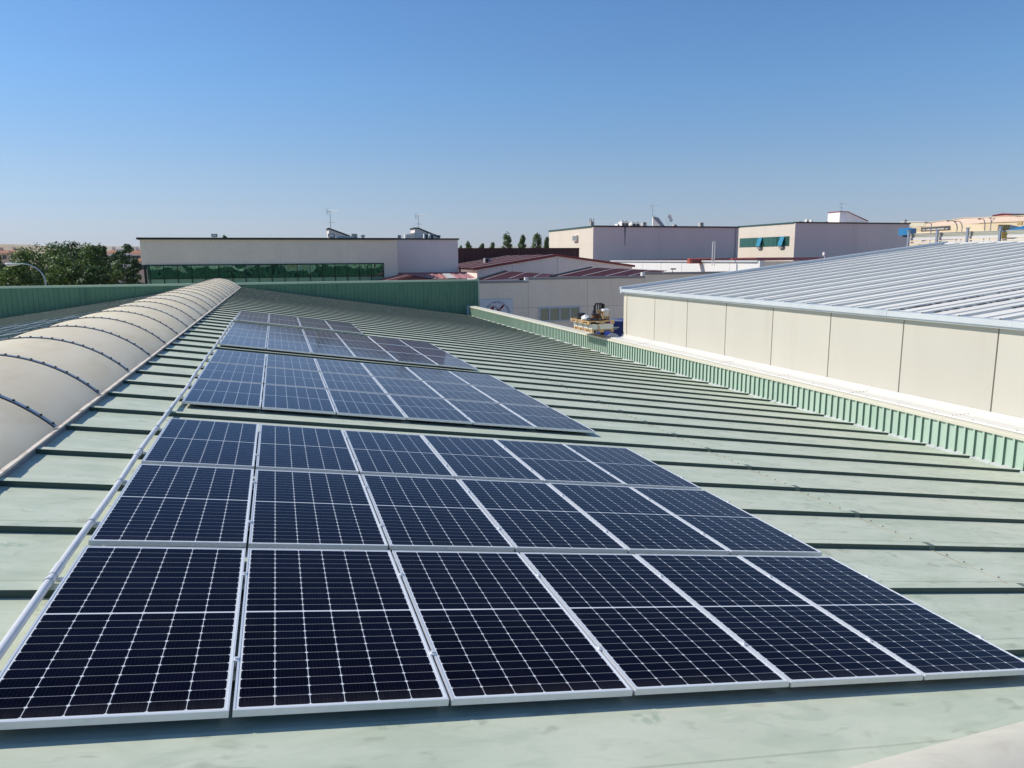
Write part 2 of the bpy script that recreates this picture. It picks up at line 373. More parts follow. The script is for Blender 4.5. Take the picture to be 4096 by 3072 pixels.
cc = k.mix(line, cell, (0.62, 0.65, 0.68, 1)); cc = k.mix(dust, cc, (0.45, 0.42, 0.37, 1))
M['cells'] = k.set(cc, 0.6, 0.0, 0.0)
# anti-reflective glass over the cells: mirror share rises steeply towards grazing view
lw = k.n('ShaderNodeLayerWeight'); lw.inputs[0].default_value = 0.5
gf = k.math('ADD', k.math('MULTIPLY', k.math('POWER', lw.outputs[1], 6.8), 1.02), 0.0015)
gl = k.n('ShaderNodeBsdfGlossy'); gl.inputs['Roughness'].default_value = 0.085; gl.inputs['Color'].default_value = (0.90, 0.89, 1.0, 1); ms = k.n('ShaderNodeMixShader')
k.put(ms.inputs[0], gf); k.t.links.new(k.b.outputs[0], ms.inputs[1]); k.t.links.new(gl.outputs[0], ms.inputs[2]); k.t.links.new(ms.outputs[0], k.t.nodes['Material Output'].inputs[0])

# coated facade glass with slightly wavy panes
k = NT('green_mirror_glass'); v = k.coords((1, 1, 0.7))
M['facade'] = k.set((0.105, 0.205, 0.165, 1), 0.02, 0.92, 0.5); k.bump(k.noise(v, 0.7, 2, 0.4, 0.8), 0.9, 0.05)
k = NT('green_spandrel_glass'); M['spandrel'] = k.set((0.25, 0.40, 0.25, 1), 0.12, 0.0, 0.5)
k = NT('window_glass'); v = k.coords((1, 1, 1)); M['glass'] = k.set((0.20, 0.24, 0.22, 1), 0.06, 0.6, 0.6); k.bump(k.noise(v, 0.7, 2), 0.2, 0.02)
k = NT('teal_window_glass'); M['tealglass'] = k.set((0.05, 0.17, 0.14, 1), 0.05, 0.6, 0.6)
def leafmat(name, dark, light):
    k = NT(name); g = k.n('ShaderNodeNewGeometry')
    c = k.mix(g.outputs['Random Per Island'], c4(dark), c4(light))
    big = k.noise(k.coords((1, 1, 1)), 0.5, 3)
    c = k.mix(1.0, c, k.mix(k.ramp(big, 0.35, 0.65), (0.6, 0.62, 0.6, 1), (1.15, 1.15, 1.05, 1)), 'MULTIPLY')
    k.set(c, 0.55, 0.0, 0.3)
    tr = k.n('ShaderNodeBsdfTranslucent'); k.put(tr.inputs[0], c)
    ms = k.n('ShaderNodeMixShader'); ms.inputs[0].default_value = 0.3
    k.t.links.new(k.b.outputs[0], ms.inputs[1]); k.t.links.new(tr.outputs[0], ms.inputs[2])
    k.t.links.new(ms.outputs[0], k.t.nodes['Material Output'].inputs[0])
    return k.m
M['leaf_mid'] = leafmat('mid_green_leaves', (0.038, 0.078, 0.020), (0.20, 0.29, 0.07))
M['leaf_dark'] = leafmat('dark_green_leaves', (0.022, 0.05, 0.019), (0.11, 0.19, 0.06))
M['leaf_light'] = leafmat('light_green_leaves', (0.06, 0.11, 0.03), (0.16, 0.24, 0.07))
M['leaf_poplar'] = leafmat('poplar_leaves', (0.06, 0.11, 0.035), (0.19, 0.26, 0.09))
k = NT('dry_fields'); v = k.coords((1, 1, 0)); n1 = k.noise(v, 0.0018, 4, 0.6, 0.6); n2 = k.noise(v, 0.006, 3)
c = k.mix(k.ramp(n1, 0.42, 0.58), (0.36, 0.27, 0.165, 1), (0.42, 0.35, 0.225, 1)); c = k.mix(k.math('MULTIPLY', k.ramp(n2, 0.6, 0.68), 0.7), c, (0.10, 0.11, 0.055, 1))
M['field'] = k.set(c, 0.95, 0, 0.1)
k = NT('lawn'); v = k.coords((1, 1, 1)); M['lawn'] = k.set(k.mix(k.noise(v, 0.3, 5), (0.05, 0.09, 0.02, 1), (0.13, 0.16, 0.05, 1)), 0.95, 0, 0.1)

# ------------------------------------------------------------------ ground and hills
GZ = -8.2
mb = MB(); n = 64; rings = [0, 60, 200, 800, 3000, 14000]; gv = []
mb.v.append((0, 0, GZ))
for r in rings[1:]:
    for j in range(n): mb.v.append((r * math.cos(2 * math.pi * j / n), r * math.sin(2 * math.pi * j / n), GZ))
for j in range(n): mb.f.append((0, 1 + j, 1 + (j + 1) % n)); mb.m.append(0)
for q in range(len(rings) - 2):
    for j in range(n):
        l = (j + 1) % n; mb.f.append((1 + q * n + j, 1 + (q + 1) * n + j, 1 + (q + 1) * n + l, 1 + q * n + l)); mb.m.append(0)
tag(mb.build('ground', M['field']), kind='structure')
mb = MB(); mb.box(-70, 150, 52.6, 65.5, GZ - 0.2, GZ + 0.004); mb.box(16.2, 23, -40, 52.55, GZ - 0.2, GZ + 0.004)
tag(mb.build('street', M['asphalt']), kind='structure')
mb = MB(); mb.box(-90, -10, 66, 150, GZ - 0.2, GZ + 0.06)
tag(mb.build('lawn', M['lawn']), kind='structure')
def hills(name, dist, prof, mat, depth, seed):
    rnd = random.Random(seed); mb = MB(); cols = []
    xs = [i * 20 for i in range(-60, 320)]
    for x in xs:
        lo = [p for p in prof if p[0] <= x] or [prof[0]]; hi = [p for p in prof if p[0] > x] or [prof[-1]]
        p0, p1 = lo[-1], hi[0]
        t = 0 if p1[0] == p0[0] else (x - p0[0]) / (p1[0] - p0[0]); t = min(max(t, 0), 1)
        y = p0[1] + (p1[1] - p0[1]) * (t * t * (3 - 2 * t)) + rnd.uniform(-0.7, 0.7)
        d = ray(x, y); h = math.hypot(d.x, d.y); top = CAMP + d * (dist / h)
        f = Vector((d.x / h, d.y / h, 0)); c = []
        for q, s in ((-1.0, 0), (-0.7, 0.16), (-0.42, 0.45), (-0.2, 0.8), (0, 1.0), (0.3, 0.9), (1, 0)):
            z = GZ - 2 + (top.z - GZ + 2) * max(0, s + (rnd.uniform(-0.03, 0.03) if 0 < s < 1 else 0))
            pnt = CAMP + f * (dist + q * depth); c.append((pnt.x, pnt.y, z))
        cols.append(c)
    m = len(cols[0]); mb.v = [q for c in cols for q in c]
    for i in range(len(cols) - 1):
        for j in range(m - 1): mb.f.append((i * m + j, (i + 1) * m + j, (i + 1) * m + j + 1, i * m + j + 1)); mb.m.append(0)
    return tag(mb.build(name, mat, smooth=True), kind='structure')
hills('hills', 3000, [(-1200, 1010), (-200, 974), (0, 976), (110, 979), (210, 986), (330, 988), (450, 996), (620, 1006), (1500, 1010), (2300, 1012), (5000, 1016)], M['field'], 1300, 1)
hills('far_hills', 8000, [(-1200, 985), (0, 990), (300, 985), (420, 984), (700, 987), (1700, 990), (1900, 991), (2050, 987), (2200, 988), (5000, 990)], M['leaf_dark'] if False else M['field'], 2500, 2)

# ------------------------------------------------------------------ the green roofed warehouse under the camera
B0, B1 = -9.0, 51.55
AR = (XR / CT)                                      # a at the ridge (approx.)
AE = 15.30                                          # a at the right parapet
wh = thing('green_warehouse', (6, 20, GZ), 'green metal warehouse with a sage ribbed roof carrying solar panels and a long vaulted skylight', 'warehouse')
def slope(T, name, a0, a1, sub):
    mb = MB(); hr = 0.050; prof = []
    # pan with standing ribs, swept down the slope; near faces of the ribs at b = 0.33 + 1.105 k
    nb = [B0]
    ks = range(-8, 47)
    pts = [(B0, 0)]
    for q in ks:
        b = 0.335 + 1.103 * q
        if b < B0 + 0.2 or b > B1 - 0.2: continue
        pts += [(b, 0), (b + 0.004, hr), (b + 0.10, hr), (b + 0.125, 0), (b + 0.25, 0.0), (b + 0.26, 0.004), (b + 0.75, 0.004), (b + 0.76, 0)]
    pts.append((B1, 0))
    na = sub
    for i in range(na):
        A0 = a0 + (a1 - a0) * i / na; A1 = a0 + (a1 - a0) * (i + 1) / na
        p0 = [T(A0, b, -HP + z) for b, z in pts]; p1 = [T(A1, b, -HP + z) for b, z in pts]
        i0 = len(mb.v); mb.v += [tuple(q) for q in p0 + p1]; m = len(pts)
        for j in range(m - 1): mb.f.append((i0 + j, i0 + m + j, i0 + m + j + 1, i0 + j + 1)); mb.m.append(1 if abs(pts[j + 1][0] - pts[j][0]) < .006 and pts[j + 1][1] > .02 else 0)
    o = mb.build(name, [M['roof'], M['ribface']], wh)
    return o
roof = slope(rf, 'roof_slope', AR, AE, 1)
roofl = slope(lf, 'roof_slope', AR, 14.2, 1); roofl['label'] = 'far slope of the roof falling away behind the skylight'
# lap joint with rust line and screws
mb = MB(); al = 8.12
mb.box(al - 0.004, al + 0.004, B0, B1, -HP + 0.0045, -HP + 0.0075, 1, rf)
for q in range(-6, 47):
    b = 0.335 + 1.103 * q
    if b > B1 - 1: continue
    mb.box(al - 0.03, al + 0.05, b - 0.002, b + 0.102, -HP - 0.0, -HP + 0.053, 3, rf)
    for t in (0.3, 0.5, 0.7, 0.9):
        c = rf(al + 0.07 + 0.01 * math.sin(q * 3 + t * 9), b + 0.05 + t * 1.0, -HP + 0.006)
        mb.lathe(c, [(0.010, 0), (0.010, 0.003), (0.005, 0.008)], 7, 2)
mb.build('lap_joint', [M['roof'], M['rust'], M['screw'], M['lapcover']], wh)
# second, fainter lap further down
mb = MB(); mb.box(13.1, 13.108, B0, B1, -HP + 0.0045, -HP + 0.007, 0, rf)
mb.build('lap_joint', M['roof'], wh)
# base flashing of the right parapet
XP = 15.127; ZB = -2.292
mb = MB(); rr = random.Random(3); y = B0
while y < B1 - 0.2:
    L = rr.uniform(0.25, 0.6); wd = rr.uniform(0.07, 0.13)
    mb.hexa([rf(AE - wd, y, -HP + .003), rf(AE + .02, y, -HP + .003), rf(AE + .02, y + L, -HP + .003), rf(AE - wd * rr.uniform(.8, 1.2), y + L, -HP + .003),
             rf(AE - wd + .02, y, -HP + .022), rf(AE + .02, y, -HP + .075), rf(AE + .02, y + L, -HP + .075), rf(AE - wd + .02, y + L, -HP + .022)])
    y += L
mb.build('base_flashing', M['sealant'], wh)
def corr(mb, p, q, z0, z1, pitch, rib, depth, out, zf=None, mi=0, side=None):
    """trapezoid cladding from p to q (2-D points), ribs standing out towards 'out'"""
    P, Q = Vector(p), Vector(q); L = (Q - P).length; d = (Q - P) / L; o = Vector(out)
    s = [(0, 0)]; t = pitch * 0.5
    while t + rib < L:
        s += [(t, 0), (t + 0.012, depth), (t + rib - (0.012 if side is None else 0.003), depth), (t + rib, 0)]; t += pitch
    s.append((L, 0)); i0 = len(mb.v)
    for (t, e) in s:
        c = P + d * t + o * e
        zb = zf(t) if zf else z0
        mb.v += [(c.x, c.y, zb), (c.x, c.y, z1)]
    for k in range(len(s) - 1):
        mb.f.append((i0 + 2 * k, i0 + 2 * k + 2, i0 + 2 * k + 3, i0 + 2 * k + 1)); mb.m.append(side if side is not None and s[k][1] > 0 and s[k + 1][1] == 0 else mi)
# right parapet
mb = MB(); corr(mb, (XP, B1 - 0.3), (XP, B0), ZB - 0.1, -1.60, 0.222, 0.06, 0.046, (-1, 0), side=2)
for i in range(270):
    y = 1 + i * 0.222 - 0.05
    for zz in (-1.78, -2.21):
        if y < 30: mb.lathe((XP - 0.001, y, zz + 0.06 * math.sin(i)), [(0.008, -0.007), (0.008, 0.007)], 6, 1, 'x')
par = mb.build('parapet', [M['green_pale'], M['screw'], M['ribside']], wh); par['label'] = 'low sunlit pale green corrugated parapet along the lower roof edge'
mb = MB()
y = B0; jn = 0
while y < B1 - 0.1:
    y2 = min(y + 2.97, B1); e = 0.002 * (jn % 2)
    prof = [(XP - 0.055, -1.66), (XP - 0.055, -1.60 + e), (XP - 0.05, -1.585 + e), (XP + 0.36, -1.555 + e), (XP + 0.36, -1.60), (XP + 0.30, -1.9), (XP + 0.02, -1.9), (XP + 0.02, -1.66)]
    mb.prism([(px, y, pz) for px, pz in prof], (0, y2 - y - 0.006, 0))
    y = y2; jn += 1
mb.build('coping', M['coping'], par)
# far gable parapet
mb = MB(); YF = 51.5; XL, XRt = -17.5, 16.02
def roofz(X): return (-HP / CT - math.tan(TH) * X) if X > XR else (-HP / CT - math.tan(TH) * (2 * XR - X))
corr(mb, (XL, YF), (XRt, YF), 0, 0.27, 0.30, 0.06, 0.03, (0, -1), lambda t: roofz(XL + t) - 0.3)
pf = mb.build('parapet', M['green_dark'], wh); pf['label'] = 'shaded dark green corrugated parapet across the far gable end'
mb = MB(); mb.box(XL, XRt + 0.06, YF - 0.06, YF + 0.42, 0.27, 0.40); mb.box(XRt - 0.04, XRt + 0.06, YF - 0.055, YF + 0.4, -8, 0.27)
mb.build('coping', M['cap_green'], pf)
mb = MB(); mb.box(15.05, 15.13, 51.0, 51.44, -2.6, -1.62)
mb.build('end_trim', M['verge'], par)
# outer walls
mb = MB(); corr(mb, (XRt, YF + 0.36), (XL, YF + 0.36), GZ, 0.268, 0.42, 0.17, 0.09, (0, 1))
ow = mb.build('end_wall', M['green_back'], wh)
mb = MB(); mb.box(XP + 0.04, XP + 0.30, B0, B1 - 0.1, GZ, -1.91); mb.box(XL, XL + 0.2, B0, B1, GZ, -2.3); mb.box(XL, XP, B0, B0 + 0.2, GZ, -2.5)
mb.build('wall', M['green_pale'], wh)

# vaulted skylight on the ridge (part of the warehouse, pieces one level deeper)
LX, LZ = 1.425, 0.124; RISE = 0.62; RAD = (LX * LX + RISE * RISE) / (2 * RISE); CZ = LZ + RISE - RAD
AM = math.asin(LX / RAD)
def vault(t, r=0.0): an = AM * t; return (XR + (RAD + r) * math.sin(an), CZ + (RAD + r) * math.cos(an))
arch_y = [9.87 + 2.137 * i for i in range(-6, 20)]
mb = MB()
for sgn in (-1, 1):
    x0 = XR + sgn * LX
    mb.box(min(x0, x0 + sgn * 0.02), max(x0, x0 + sgn * 0.02), arch_y[0], arch_y[-1] + 0.1, LZ - 0.14, LZ - 0.012)
mb.box(XR - LX - 0.02, XR + LX + 0.02, arch_y[-1] + 0.1, arch_y[-1] + 0.14, LZ - 0.12, LZ - 0.012)
sk = mb.build('skylight', M['curb'], wh); sk['label'] = 'long vaulted skylight of weathered translucent sheets along the ridge'
for sgn in (-1, 1):
    mb = MB(); x0 = XR + sgn * (LX - 0.012)
    rr = random.Random(5); y = arch_y[0]
    while y < arch_y[-1]:
        y2 = min(y + rr.uniform(0.5, 0.9), arch_y[-1] + 0.1); e = rr.uniform(-0.003, 0.004)
        mb.box(min(x0, x0 + sgn * 0.045), max(x0, x0 + sgn * 0.045) + e, y, y2 - 0.002, LZ - 0.0115, LZ + 0.006 + e); y = y2
    mb.build('edge_lip', M['lip'], sk)
for i in range(len(arch_y) - 1):
    y0, y1 = arch_y[i] , arch_y[i + 1]; mb = MB(); nx, ny = 28, 6
    rr = random.Random(i); sag = rr.uniform(0.006, 0.018)
    for jy in range(ny + 1):
        ty = jy / ny
        for jx in range(nx + 1):
            t = -1 + 2 * jx / nx
            x, z = vault(t, -sag * 4 * ty * (1 - ty) + 0.012 * math.sin(3 * t + i) * ty * (1 - ty)); mb.v.append((x, y0 + (y1 - y0) * ty, z))
    for jy in range(ny):
        for jx in range(nx):
            a = jy * (nx + 1) + jx; mb.f.append((a, a + 1, a + nx + 2, a + nx + 1)); mb.m.append(0)
    mb.build('glazing_sheet', M['fibre'], sk, smooth=True)
mb = MB(); mb.strip([(XR - 1.40, arch_y[0], 0.11), (XR, arch_y[0], 0.335), (XR + 1.40, arch_y[0], 0.11)], (0, arch_y[-1] - arch_y[0], 0)); mb.build('bounce_sheet', paint('white_bounce_sheet', (0.88, 0.87, 0.84), 0.6, 0.02), sk)  # unseen white reflector added under the vault to brighten the glazing
def arch_bar(y):
    mb = MB(); n = 36
    for (w0, w1, r0, r1, mi) in ((-0.035, 0.03, 0.004, 0.016, 0), (-0.05, -0.035, 0.001, 0.010, 1)):  # second, dark strip on the near side imitates the bar's shadow
        i0 = len(mb.v)
        for j in range(n + 1):
            t = -0.985 + 1.97 * j / n
            for (yy, r) in ((w0, r0), (w0, r1), (w1, r1), (w1, r0)):
                x, z = vault(t, r); mb.v.append((x, y + yy, z))
        for j in range(n):
            for q in range(3):
                a = i0 + j * 4 + q; mb.f.append((a, a + 4, a + 5, a + 1)); mb.m.append(mi)
    for j in range(22):                             # fixing screws with washers
        t = -0.96 + 1.92 * j / 21; x, z = vault(t, 0.016); an = AM * t
        u = Vector((math.cos(an), 0, -math.sin(an))); nn = Vector((math.sin(an), 0, math.cos(an))); c = Vector((x, y, z))
        e = 0.016; f = 0.006
        mb.hexa([c - u * e + Vector((0, -.014, 0)), c + u * e + Vector((0, -.014, 0)), c + u * e + Vector((0, .014, 0)), c - u * e + Vector((0, .014, 0)),
                 c - u * f + Vector((0, -.012, 0)) + nn * .015, c + u * f + Vector((0, -.012, 0)) + nn * .015, c + u * f + Vector((0, .012, 0)) + nn * .015, c - u * f + Vector((0, .012, 0)) + nn * .015], 1)
    return mb
for y in arch_y: arch_bar(y).build('arch_bar', [M['bar'], M['shade_screw']], sk)

# ------------------------------------------------------------------ solar panels
def panel_proto():
    root = thing('solar_panel', (0, 0, 0), '', 'solar panel')
    mb = MB(); fw = 0.011; t = 0.035
    mb.box(0, PW, 0, fw, -t, 0); mb.box(0, PW, PL - fw, PL, -t, 0)
    mb.box(0, fw, fw, PL - fw, -t, 0); mb.box(PW - fw, PW, fw, PL - fw, -t, 0)
    mb.build('frame', M['alu'], root, local=True)
    mb = MB(); mb.box(fw, PW - fw, fw, PL - fw, -0.008, -0.0025); mb.build('cell_sheet', M['cells'], root, local=True)
    for yy in (0.47, 1.59):
        mb = MB(); mb.box(-0.07, PW + 0.016, yy - 0.02, yy + 0.02, -0.052, -0.0352)
        mb.build('mounting_rail', M['alu'], root, local=True)
        mb = MB(); mb.box(PW - 0.008, PW + 0.024, yy - 0.022, yy + 0.022, 0.0002, 0.004); mb.box(PW + 0.002, PW + 0.0145, yy - 0.02, yy + 0.02, -0.034, 0.0002)
        mb.lathe((PW + 0.008, yy, 0.004), [(0.009, 0), (0.009, 0.007), (0.005, 0.007)], 8)
        mb.build('clamp', M['alu'], root, local=True)
    return root
proto = panel_proto()
ORD = ['first', 'second', 'third', 'fourth', 'fifth', 'sixth']
blocks = [(0.0, 0.0, 3, 6, 'nearest'), (0.005, 7.569, 3, 6, 'second'), (-0.013, 15.098, 3, 6, 'third'), (-0.031, 22.673, 2, 4, 'farthest')]
rown = {3: ['front row', 'middle row', 'back row'], 2: ['front row', 'back row']}
GX, GY = 0.0161, 0.0994
rotR = (0, TH, 0); first = True; rr = random.Random(11)
for (a0, b0, nr, nc, bn) in blocks:
    gy = GY if nr == 3 else 0.03
    for r in range(nr):
        for c in range(nc):
            o = proto if first else copy_tree(proto); first = False
            o.location = rf(a0 + c * (PW + GX), b0 + r * (PL + gy) , rr.uniform(-0.002, 0.002))
            o.rotation_euler = (rr.uniform(-0.0015, 0.0015), TH + rr.uniform(-0.0012, 0.0012), 0)
            o['label'] = 'solar panel %s from the white conduit in the %s of the %s panel block' % (ORD[c], rown[nr][r], bn)
            o['group'] = 'solar panels in the %s block' % bn
# the array on the far slope, seen edge-on over the skylight
lb = [(5.2, 'upper'), (6.5, 'lower')]
li = 0
for c in range(5):
    for r in range(10):
        o = copy_tree(proto)
        a = 0.75 + c * (PW + GX) ; b = 9.2 + r * (PL + 0.05) + (0.35 * (r // 3))
        p = lf(a + PW, b, 0.0)
        o.location = p; o.rotation_euler = (0, -TH, 0)
        o['label'] = 'solar panel on the far roof slope, seen at a glancing angle beyond the vaulted skylight'
        o['group'] = 'solar panels beyond the skylight'

# conduit along the upper edge of the panels
cdt = thing('conduit', rf(-0.16, -1, -0.02), 'long white plastic conduit clipped to the roof along the upper edge of the panels', 'conduit')
def cpt(b):
    wob = 0.012 * math.sin(b * 0.9) + 0.006 * math.sin(b * 2.3)
    return rf(-0.078 + wob * .6, b, -0.020 + 0.006 * math.sin(b * 1.3))
mb = MB(); mb.tube([cpt(-1.6 + 0.3 * i) for i in range(85)], 0.025, 12); mb.build('pipe', M['pvc'], cdt, smooth=True)
for b in (1.66, 4.65, 6.75, 9.7, 12.6, 15.5, 18.4, 21.3):
    mb = MB(); mb.tube([cpt(b - 0.09), cpt(b - 0.088), cpt(b + 0.09)], 0.0295, 12); mb.build('coupling', M['pvc'], cdt)
for i in range(21):
    b = 0.39 + 1.103 * i; c = cpt(b); mb = MB()
    mb.tube([c + Vector((0, -0.012, 0)), c + Vector((0, 0.012, 0))], 0.032, 12)
    mb.box(c.x - 0.008, c.x + 0.012, b - 0.012, b + 0.012, c.z - 0.046, c.z - 0.02)
    mb.build('clip', M['pvc'], cdt)

# pale rooflight in the lower right corner, close to the camera
rl = thing('rooflight', rf(4.2, -1.5, -HP), 'pale weathered rooflight vault very close to the camera in the lower right corner', 'rooflight')
mb = MB(); d = (rf(5.2, -0.82, 0) - rf(3.3, -1.12, 0)).normalized(); s0 = rf(2.58, -1.545, -0.012); sid = Vector((-d.y, d.x, 0)); nx = 24; rd = 0.42
for i in range(31):
    for j in range(nx + 1):
        an = math.pi * (j / nx) ; t = min(1.0, (i / 8.0)); t = math.sqrt(1 - (1 - t) ** 2)
        c = s0 + d * (i * 0.12)
        q = c + sid * (rd * math.cos(an)) * (0.25 + 0.75 * t) + Vector((0, 0, 1)) * (rd * 0.92 * math.sin(an) * t)
        mb.v.append(tuple(q))
for i in range(30):
    for j in range(nx):
        a = i * (nx + 1) + j; mb.f.append((a, a + nx + 1, a + nx + 2, a + 1)); mb.m.append(0)
mb.build('glazing_sheet', M['pale'], rl, smooth=True)

# ------------------------------------------------------------------ cream building on the right
XW = 15.93; YC = 26.3; ZT = 0.42; ZE = 0.55
cb = thing('cream_warehouse', (26, 8, GZ), 'cream panelled warehouse with a pale ribbed metal roof on the right', 'warehouse')
seams = [26.0 - 2.515 * i for i in range(0, 15)]
for i in range(len(seams) - 1):
    mb = MB(); mb.box(XW, XW + 0.2, seams[i + 1] + 0.018, seams[i] - 0.018, GZ, ZT)
    mb.build('wall_panel', M['creamwall'], cb)
mb = MB(); mb.box(XW + 0.03, XW + 0.19, seams[-1], 26.0, GZ, ZT - 0.01); mb.build('joint_strip', M['joint'], cb)
mb = MB(); mb.box(XW - 0.01, XW + 0.22, 26.02, YC, GZ, ZT); mb.build('corner_column', M['pebble'], cb)
mb = MB(); mb.box(XW + 0.22, 52, YC - 0.2, YC - 0.02, GZ, ZT + 0.0); 
mb.prism([(XW + 0.22, YC - 0.2, ZT), (34, YC - 0.2, 2.36), (52, YC - 0.2, 0.45)], (0, 0.18, 0))
mb.build('end_wall', M['creamwall'], cb)
TS = math.atan2(2.52 - ZE, 34 - XW)
def crs(x, b, n): return Vector((XW - 0.05 + x * math.cos(TS) - n * math.sin(TS), b, ZE + 0.0 + x * math.sin(TS) + n * math.cos(TS)))
LS = (34.0 - XW) / math.cos(TS); mb = MB(); pts = [(-12, 0)]; b = -11.7; i = 0
while b < YC - 0.3:
    w = 0.11 if i % 2 == 0 else 0.045; h = 0.058 if i % 2 == 0 else 0.027
    pts += [(b, 0), (b + .014, h), (b + w * .6, h), (b + w, 0)]; b += 0.50; i += 1
pts.append((YC - 0.02, 0)); m = len(pts)
for x in (0, LS): mb.v += [tuple(crs(x, b, h)) for b, h in pts]
for j in range(m - 1): mb.f.append((j, m + j, m + j + 1, j + 1)); mb.m.append(0)
cr_ = mb.build('roof', M['whiteroof'], cb)
rr = random.Random(8)
for (bb, x0m, x1m) in ((11.3, .3, 15), (10.3, .3, 13), (9.3, 1.5, 9)):   # moss and debris caught along a few ribs
    bb = -11.7 + .5 * round((bb + 11.7) / .5); mb = MB(); x = x0m
    P_ = []
    while x < x1m:
        big = rr.random() < .6; n_ = rr.uniform(.012, .03) if big else .003; o_ = rr.uniform(.018, .05) if big else .006
        P_.append((x, o_, n_)); x += rr.uniform(.05, .14)
    for (x, o_, n_) in P_: mb.v += [tuple(crs(x, bb - o_, .0005)), tuple(crs(x, bb - o_ * .45, n_)), tuple(crs(x, bb - .001, n_ * .8))]
    for q in range(len(P_) - 1):
        for r_ in range(2): mb.f.append((3 * q + r_, 3 * q + 3 + r_, 3 * q + 4 + r_, 3 * q + 1 + r_)); mb.m.append(0)
    mb.build('debris_line', M['bark'], cr_)
mb = MB(); xl = 9.6; mb.box(xl, xl + .012, -12, YC - .1, .002, .006, 0, crs); mb.build('lap_joint', M['bar'], cr_)
mb = MB(); mb.box(34, 53, -12, YC, 0, 0.03, 0, lambda x, y, z: Vector((x, y, 2.50 + z - (x - 34) * 0.118))); mb.build('roof', M['whiteroof'], cb)
mb = MB(); mb.box(33.7, 34.3, -12, YC + 0.03, 2.50, 2.57); mb.build('ridge_cap', M['galv'], cb)
mb = MB(); mb.box(-0.12, LS, YC - 0.06, YC + 0.1, -0.14, 0.13, 0, crs); mb.build('verge_trim', M['verge'], cr_)
mb = MB(); y = -12.0; jn = 0
while y < YC + 0.08:
    y2 = min(y + 3.33, YC + 0.1); e = 0.003 * (jn % 2)
    mb.box(XW - 0.16 - e, XW + 0.12, y, y2 - 0.005, 0.45, 0.58 + e); y = y2; jn += 1
mb.box(XW - 0.12, XW + 0.1, -12, YC + 0.08, 0.40, 0.445)
mb.build('gutter', M['galv'], cb)
# flashing between the two buildings
mb = MB(); y = B0; jn = 0
while y < YC - 0.1:
    y2 = min(y + 2.97, YC + 0.05); e = 0.0025 * (jn % 2)
    prof = [(XP + 0.10, -1.565 + e), (XP + 0.13, -1.535 + e), (XP + 0.3, -1.53 + e), (XP + 0.55, -1.545 + e), (XW - 0.06, -1.50 + e), (XW - 0.055, -1.44 + e), (XW - 0.004, -1.42 + e), (XW - 0.004, -1.62), (XP + 0.4, -1.62)]
    prof = [(x, z) for x, z in prof]
    mb.prism([(x, y, z) for x, z in prof], (0, y2 - y - 0.006, 0))
    for q in range(5): mb.lathe((XP + 0.18 + q * 0.11, y2 - 0.05, -1.535 + e), [(0.010, 0), (0.010, 0.012), (0.004, 0.016)], 7, 1)
    for q in range(3): mb.lathe((XP + 0.14, y + 0.4 + q * 1.0, -1.532 + e), [(0.009, 0), (0.009, 0.010)], 7, 1)
    y = y2; jn += 1
mb.build('flashing', [M['flash'], M['screw']], cb)
mb = MB(); mb.box(XW - 0.054, XW - 0.050, B0, YC, -1.475, -1.455); mb.build('flashing_groove', M['joint'], cb)

# ------------------------------------------------------------------ helpers for the blocks behind
def frame_mb(x0, x1, z0, z1, y, w, d, mulls=(), trans=()):
    mb = MB()
    mb.box(x0, x1, y - d, y, z1 - w, z1); mb.box(x0, x1, y - d, y, z0, z0 + w)
    mb.box(x0, x0 + w, y - d, y, z0 + w, z1 - w); mb.box(x1 - w, x1, y - d, y, z0 + w, z1 - w)
    for x in mulls: mb.box(x - w / 2, x + w / 2, y - d + 0.003, y, z0 + w, z1 - w)
    for z in trans: mb.box(x0 + w, x1 - w, y - d + 0.006, y, z - w / 2, z + w / 2)
    return mb
def mast(x, y, z, h, label, yaw=0.0, style=0):
    t = thing('antenna', (x, y, z), label, 'antenna', 'rooftop television antennas')
    mb = MB(); mb.tube([(x, y, z), (x, y, z + h)], 0.028, 6); mb.build('mast', M['steel'], t)
    c, s = math.cos(yaw), math.sin(yaw)
    mb = MB(); zt = z + h - 0.12
    def P(u, v, ww): return (x + c * u - s * v, y + s * u + c * v, zt + ww)
    mb.tube([P(-0.35, 0, 0), P(1.15, 0, 0.10)], 0.018, 5)
    for i in range(9 if style == 0 else 6):
        u = 0.0 + i * 0.13; mb.tube([P(u, -0.22, -0.05 + u * .07), P(u, 0.22, 0.12 + u * .07)], 0.011, 4)
    mb.tube([P(-0.35, -0.25, 0.35), P(-0.28, 0.2, -0.35)], 0.014, 4); mb.tube([P(-0.33, 0.25, 0.38), P(-0.30, -0.2, -0.3)], 0.014, 4)
    mb.build('yagi', M['steel'], t)
    for k, hh in enumerate((0.62, 0.36)):
        mb = MB(); zz = z + h * hh
        mb.tube([(x - 0.42 * c, y - .42 * s, zz), (x + 0.42 * c, y + .42 * s, zz)], 0.013, 4)
        mb.tube([(x, y - 0.35, zz + 0.03), (x, y + 0.35, zz + 0.03)], 0.013, 4); mb.build('dipole', M['steel'], t)
    return t
def louvre_vent(x, y, z, w, h, label, n=4):
    t = thing('roof_vent', (x, y, z), label, 'roof vent', 'roof vents on the flat roofs')
    mb = MB(); mb.box(x - w * .36, x + w * .36, y - w * .36, y + w * .36, z, z + h * 0.96); mb.build('core', M['grille'], t)
    mb = MB()
    for i in range(n):
        z0 = z + h * (0.12 + 0.86 * i / n); mb.prism([(x - w / 2, y - w / 2, z0), (x + w / 2, y - w / 2, z0), (x + w / 2, y + w / 2, z0), (x - w / 2, y + w / 2, z0)], (0, 0, h * 0.5 / n))
    mb.build('louvres', M['louvre'], t); return t
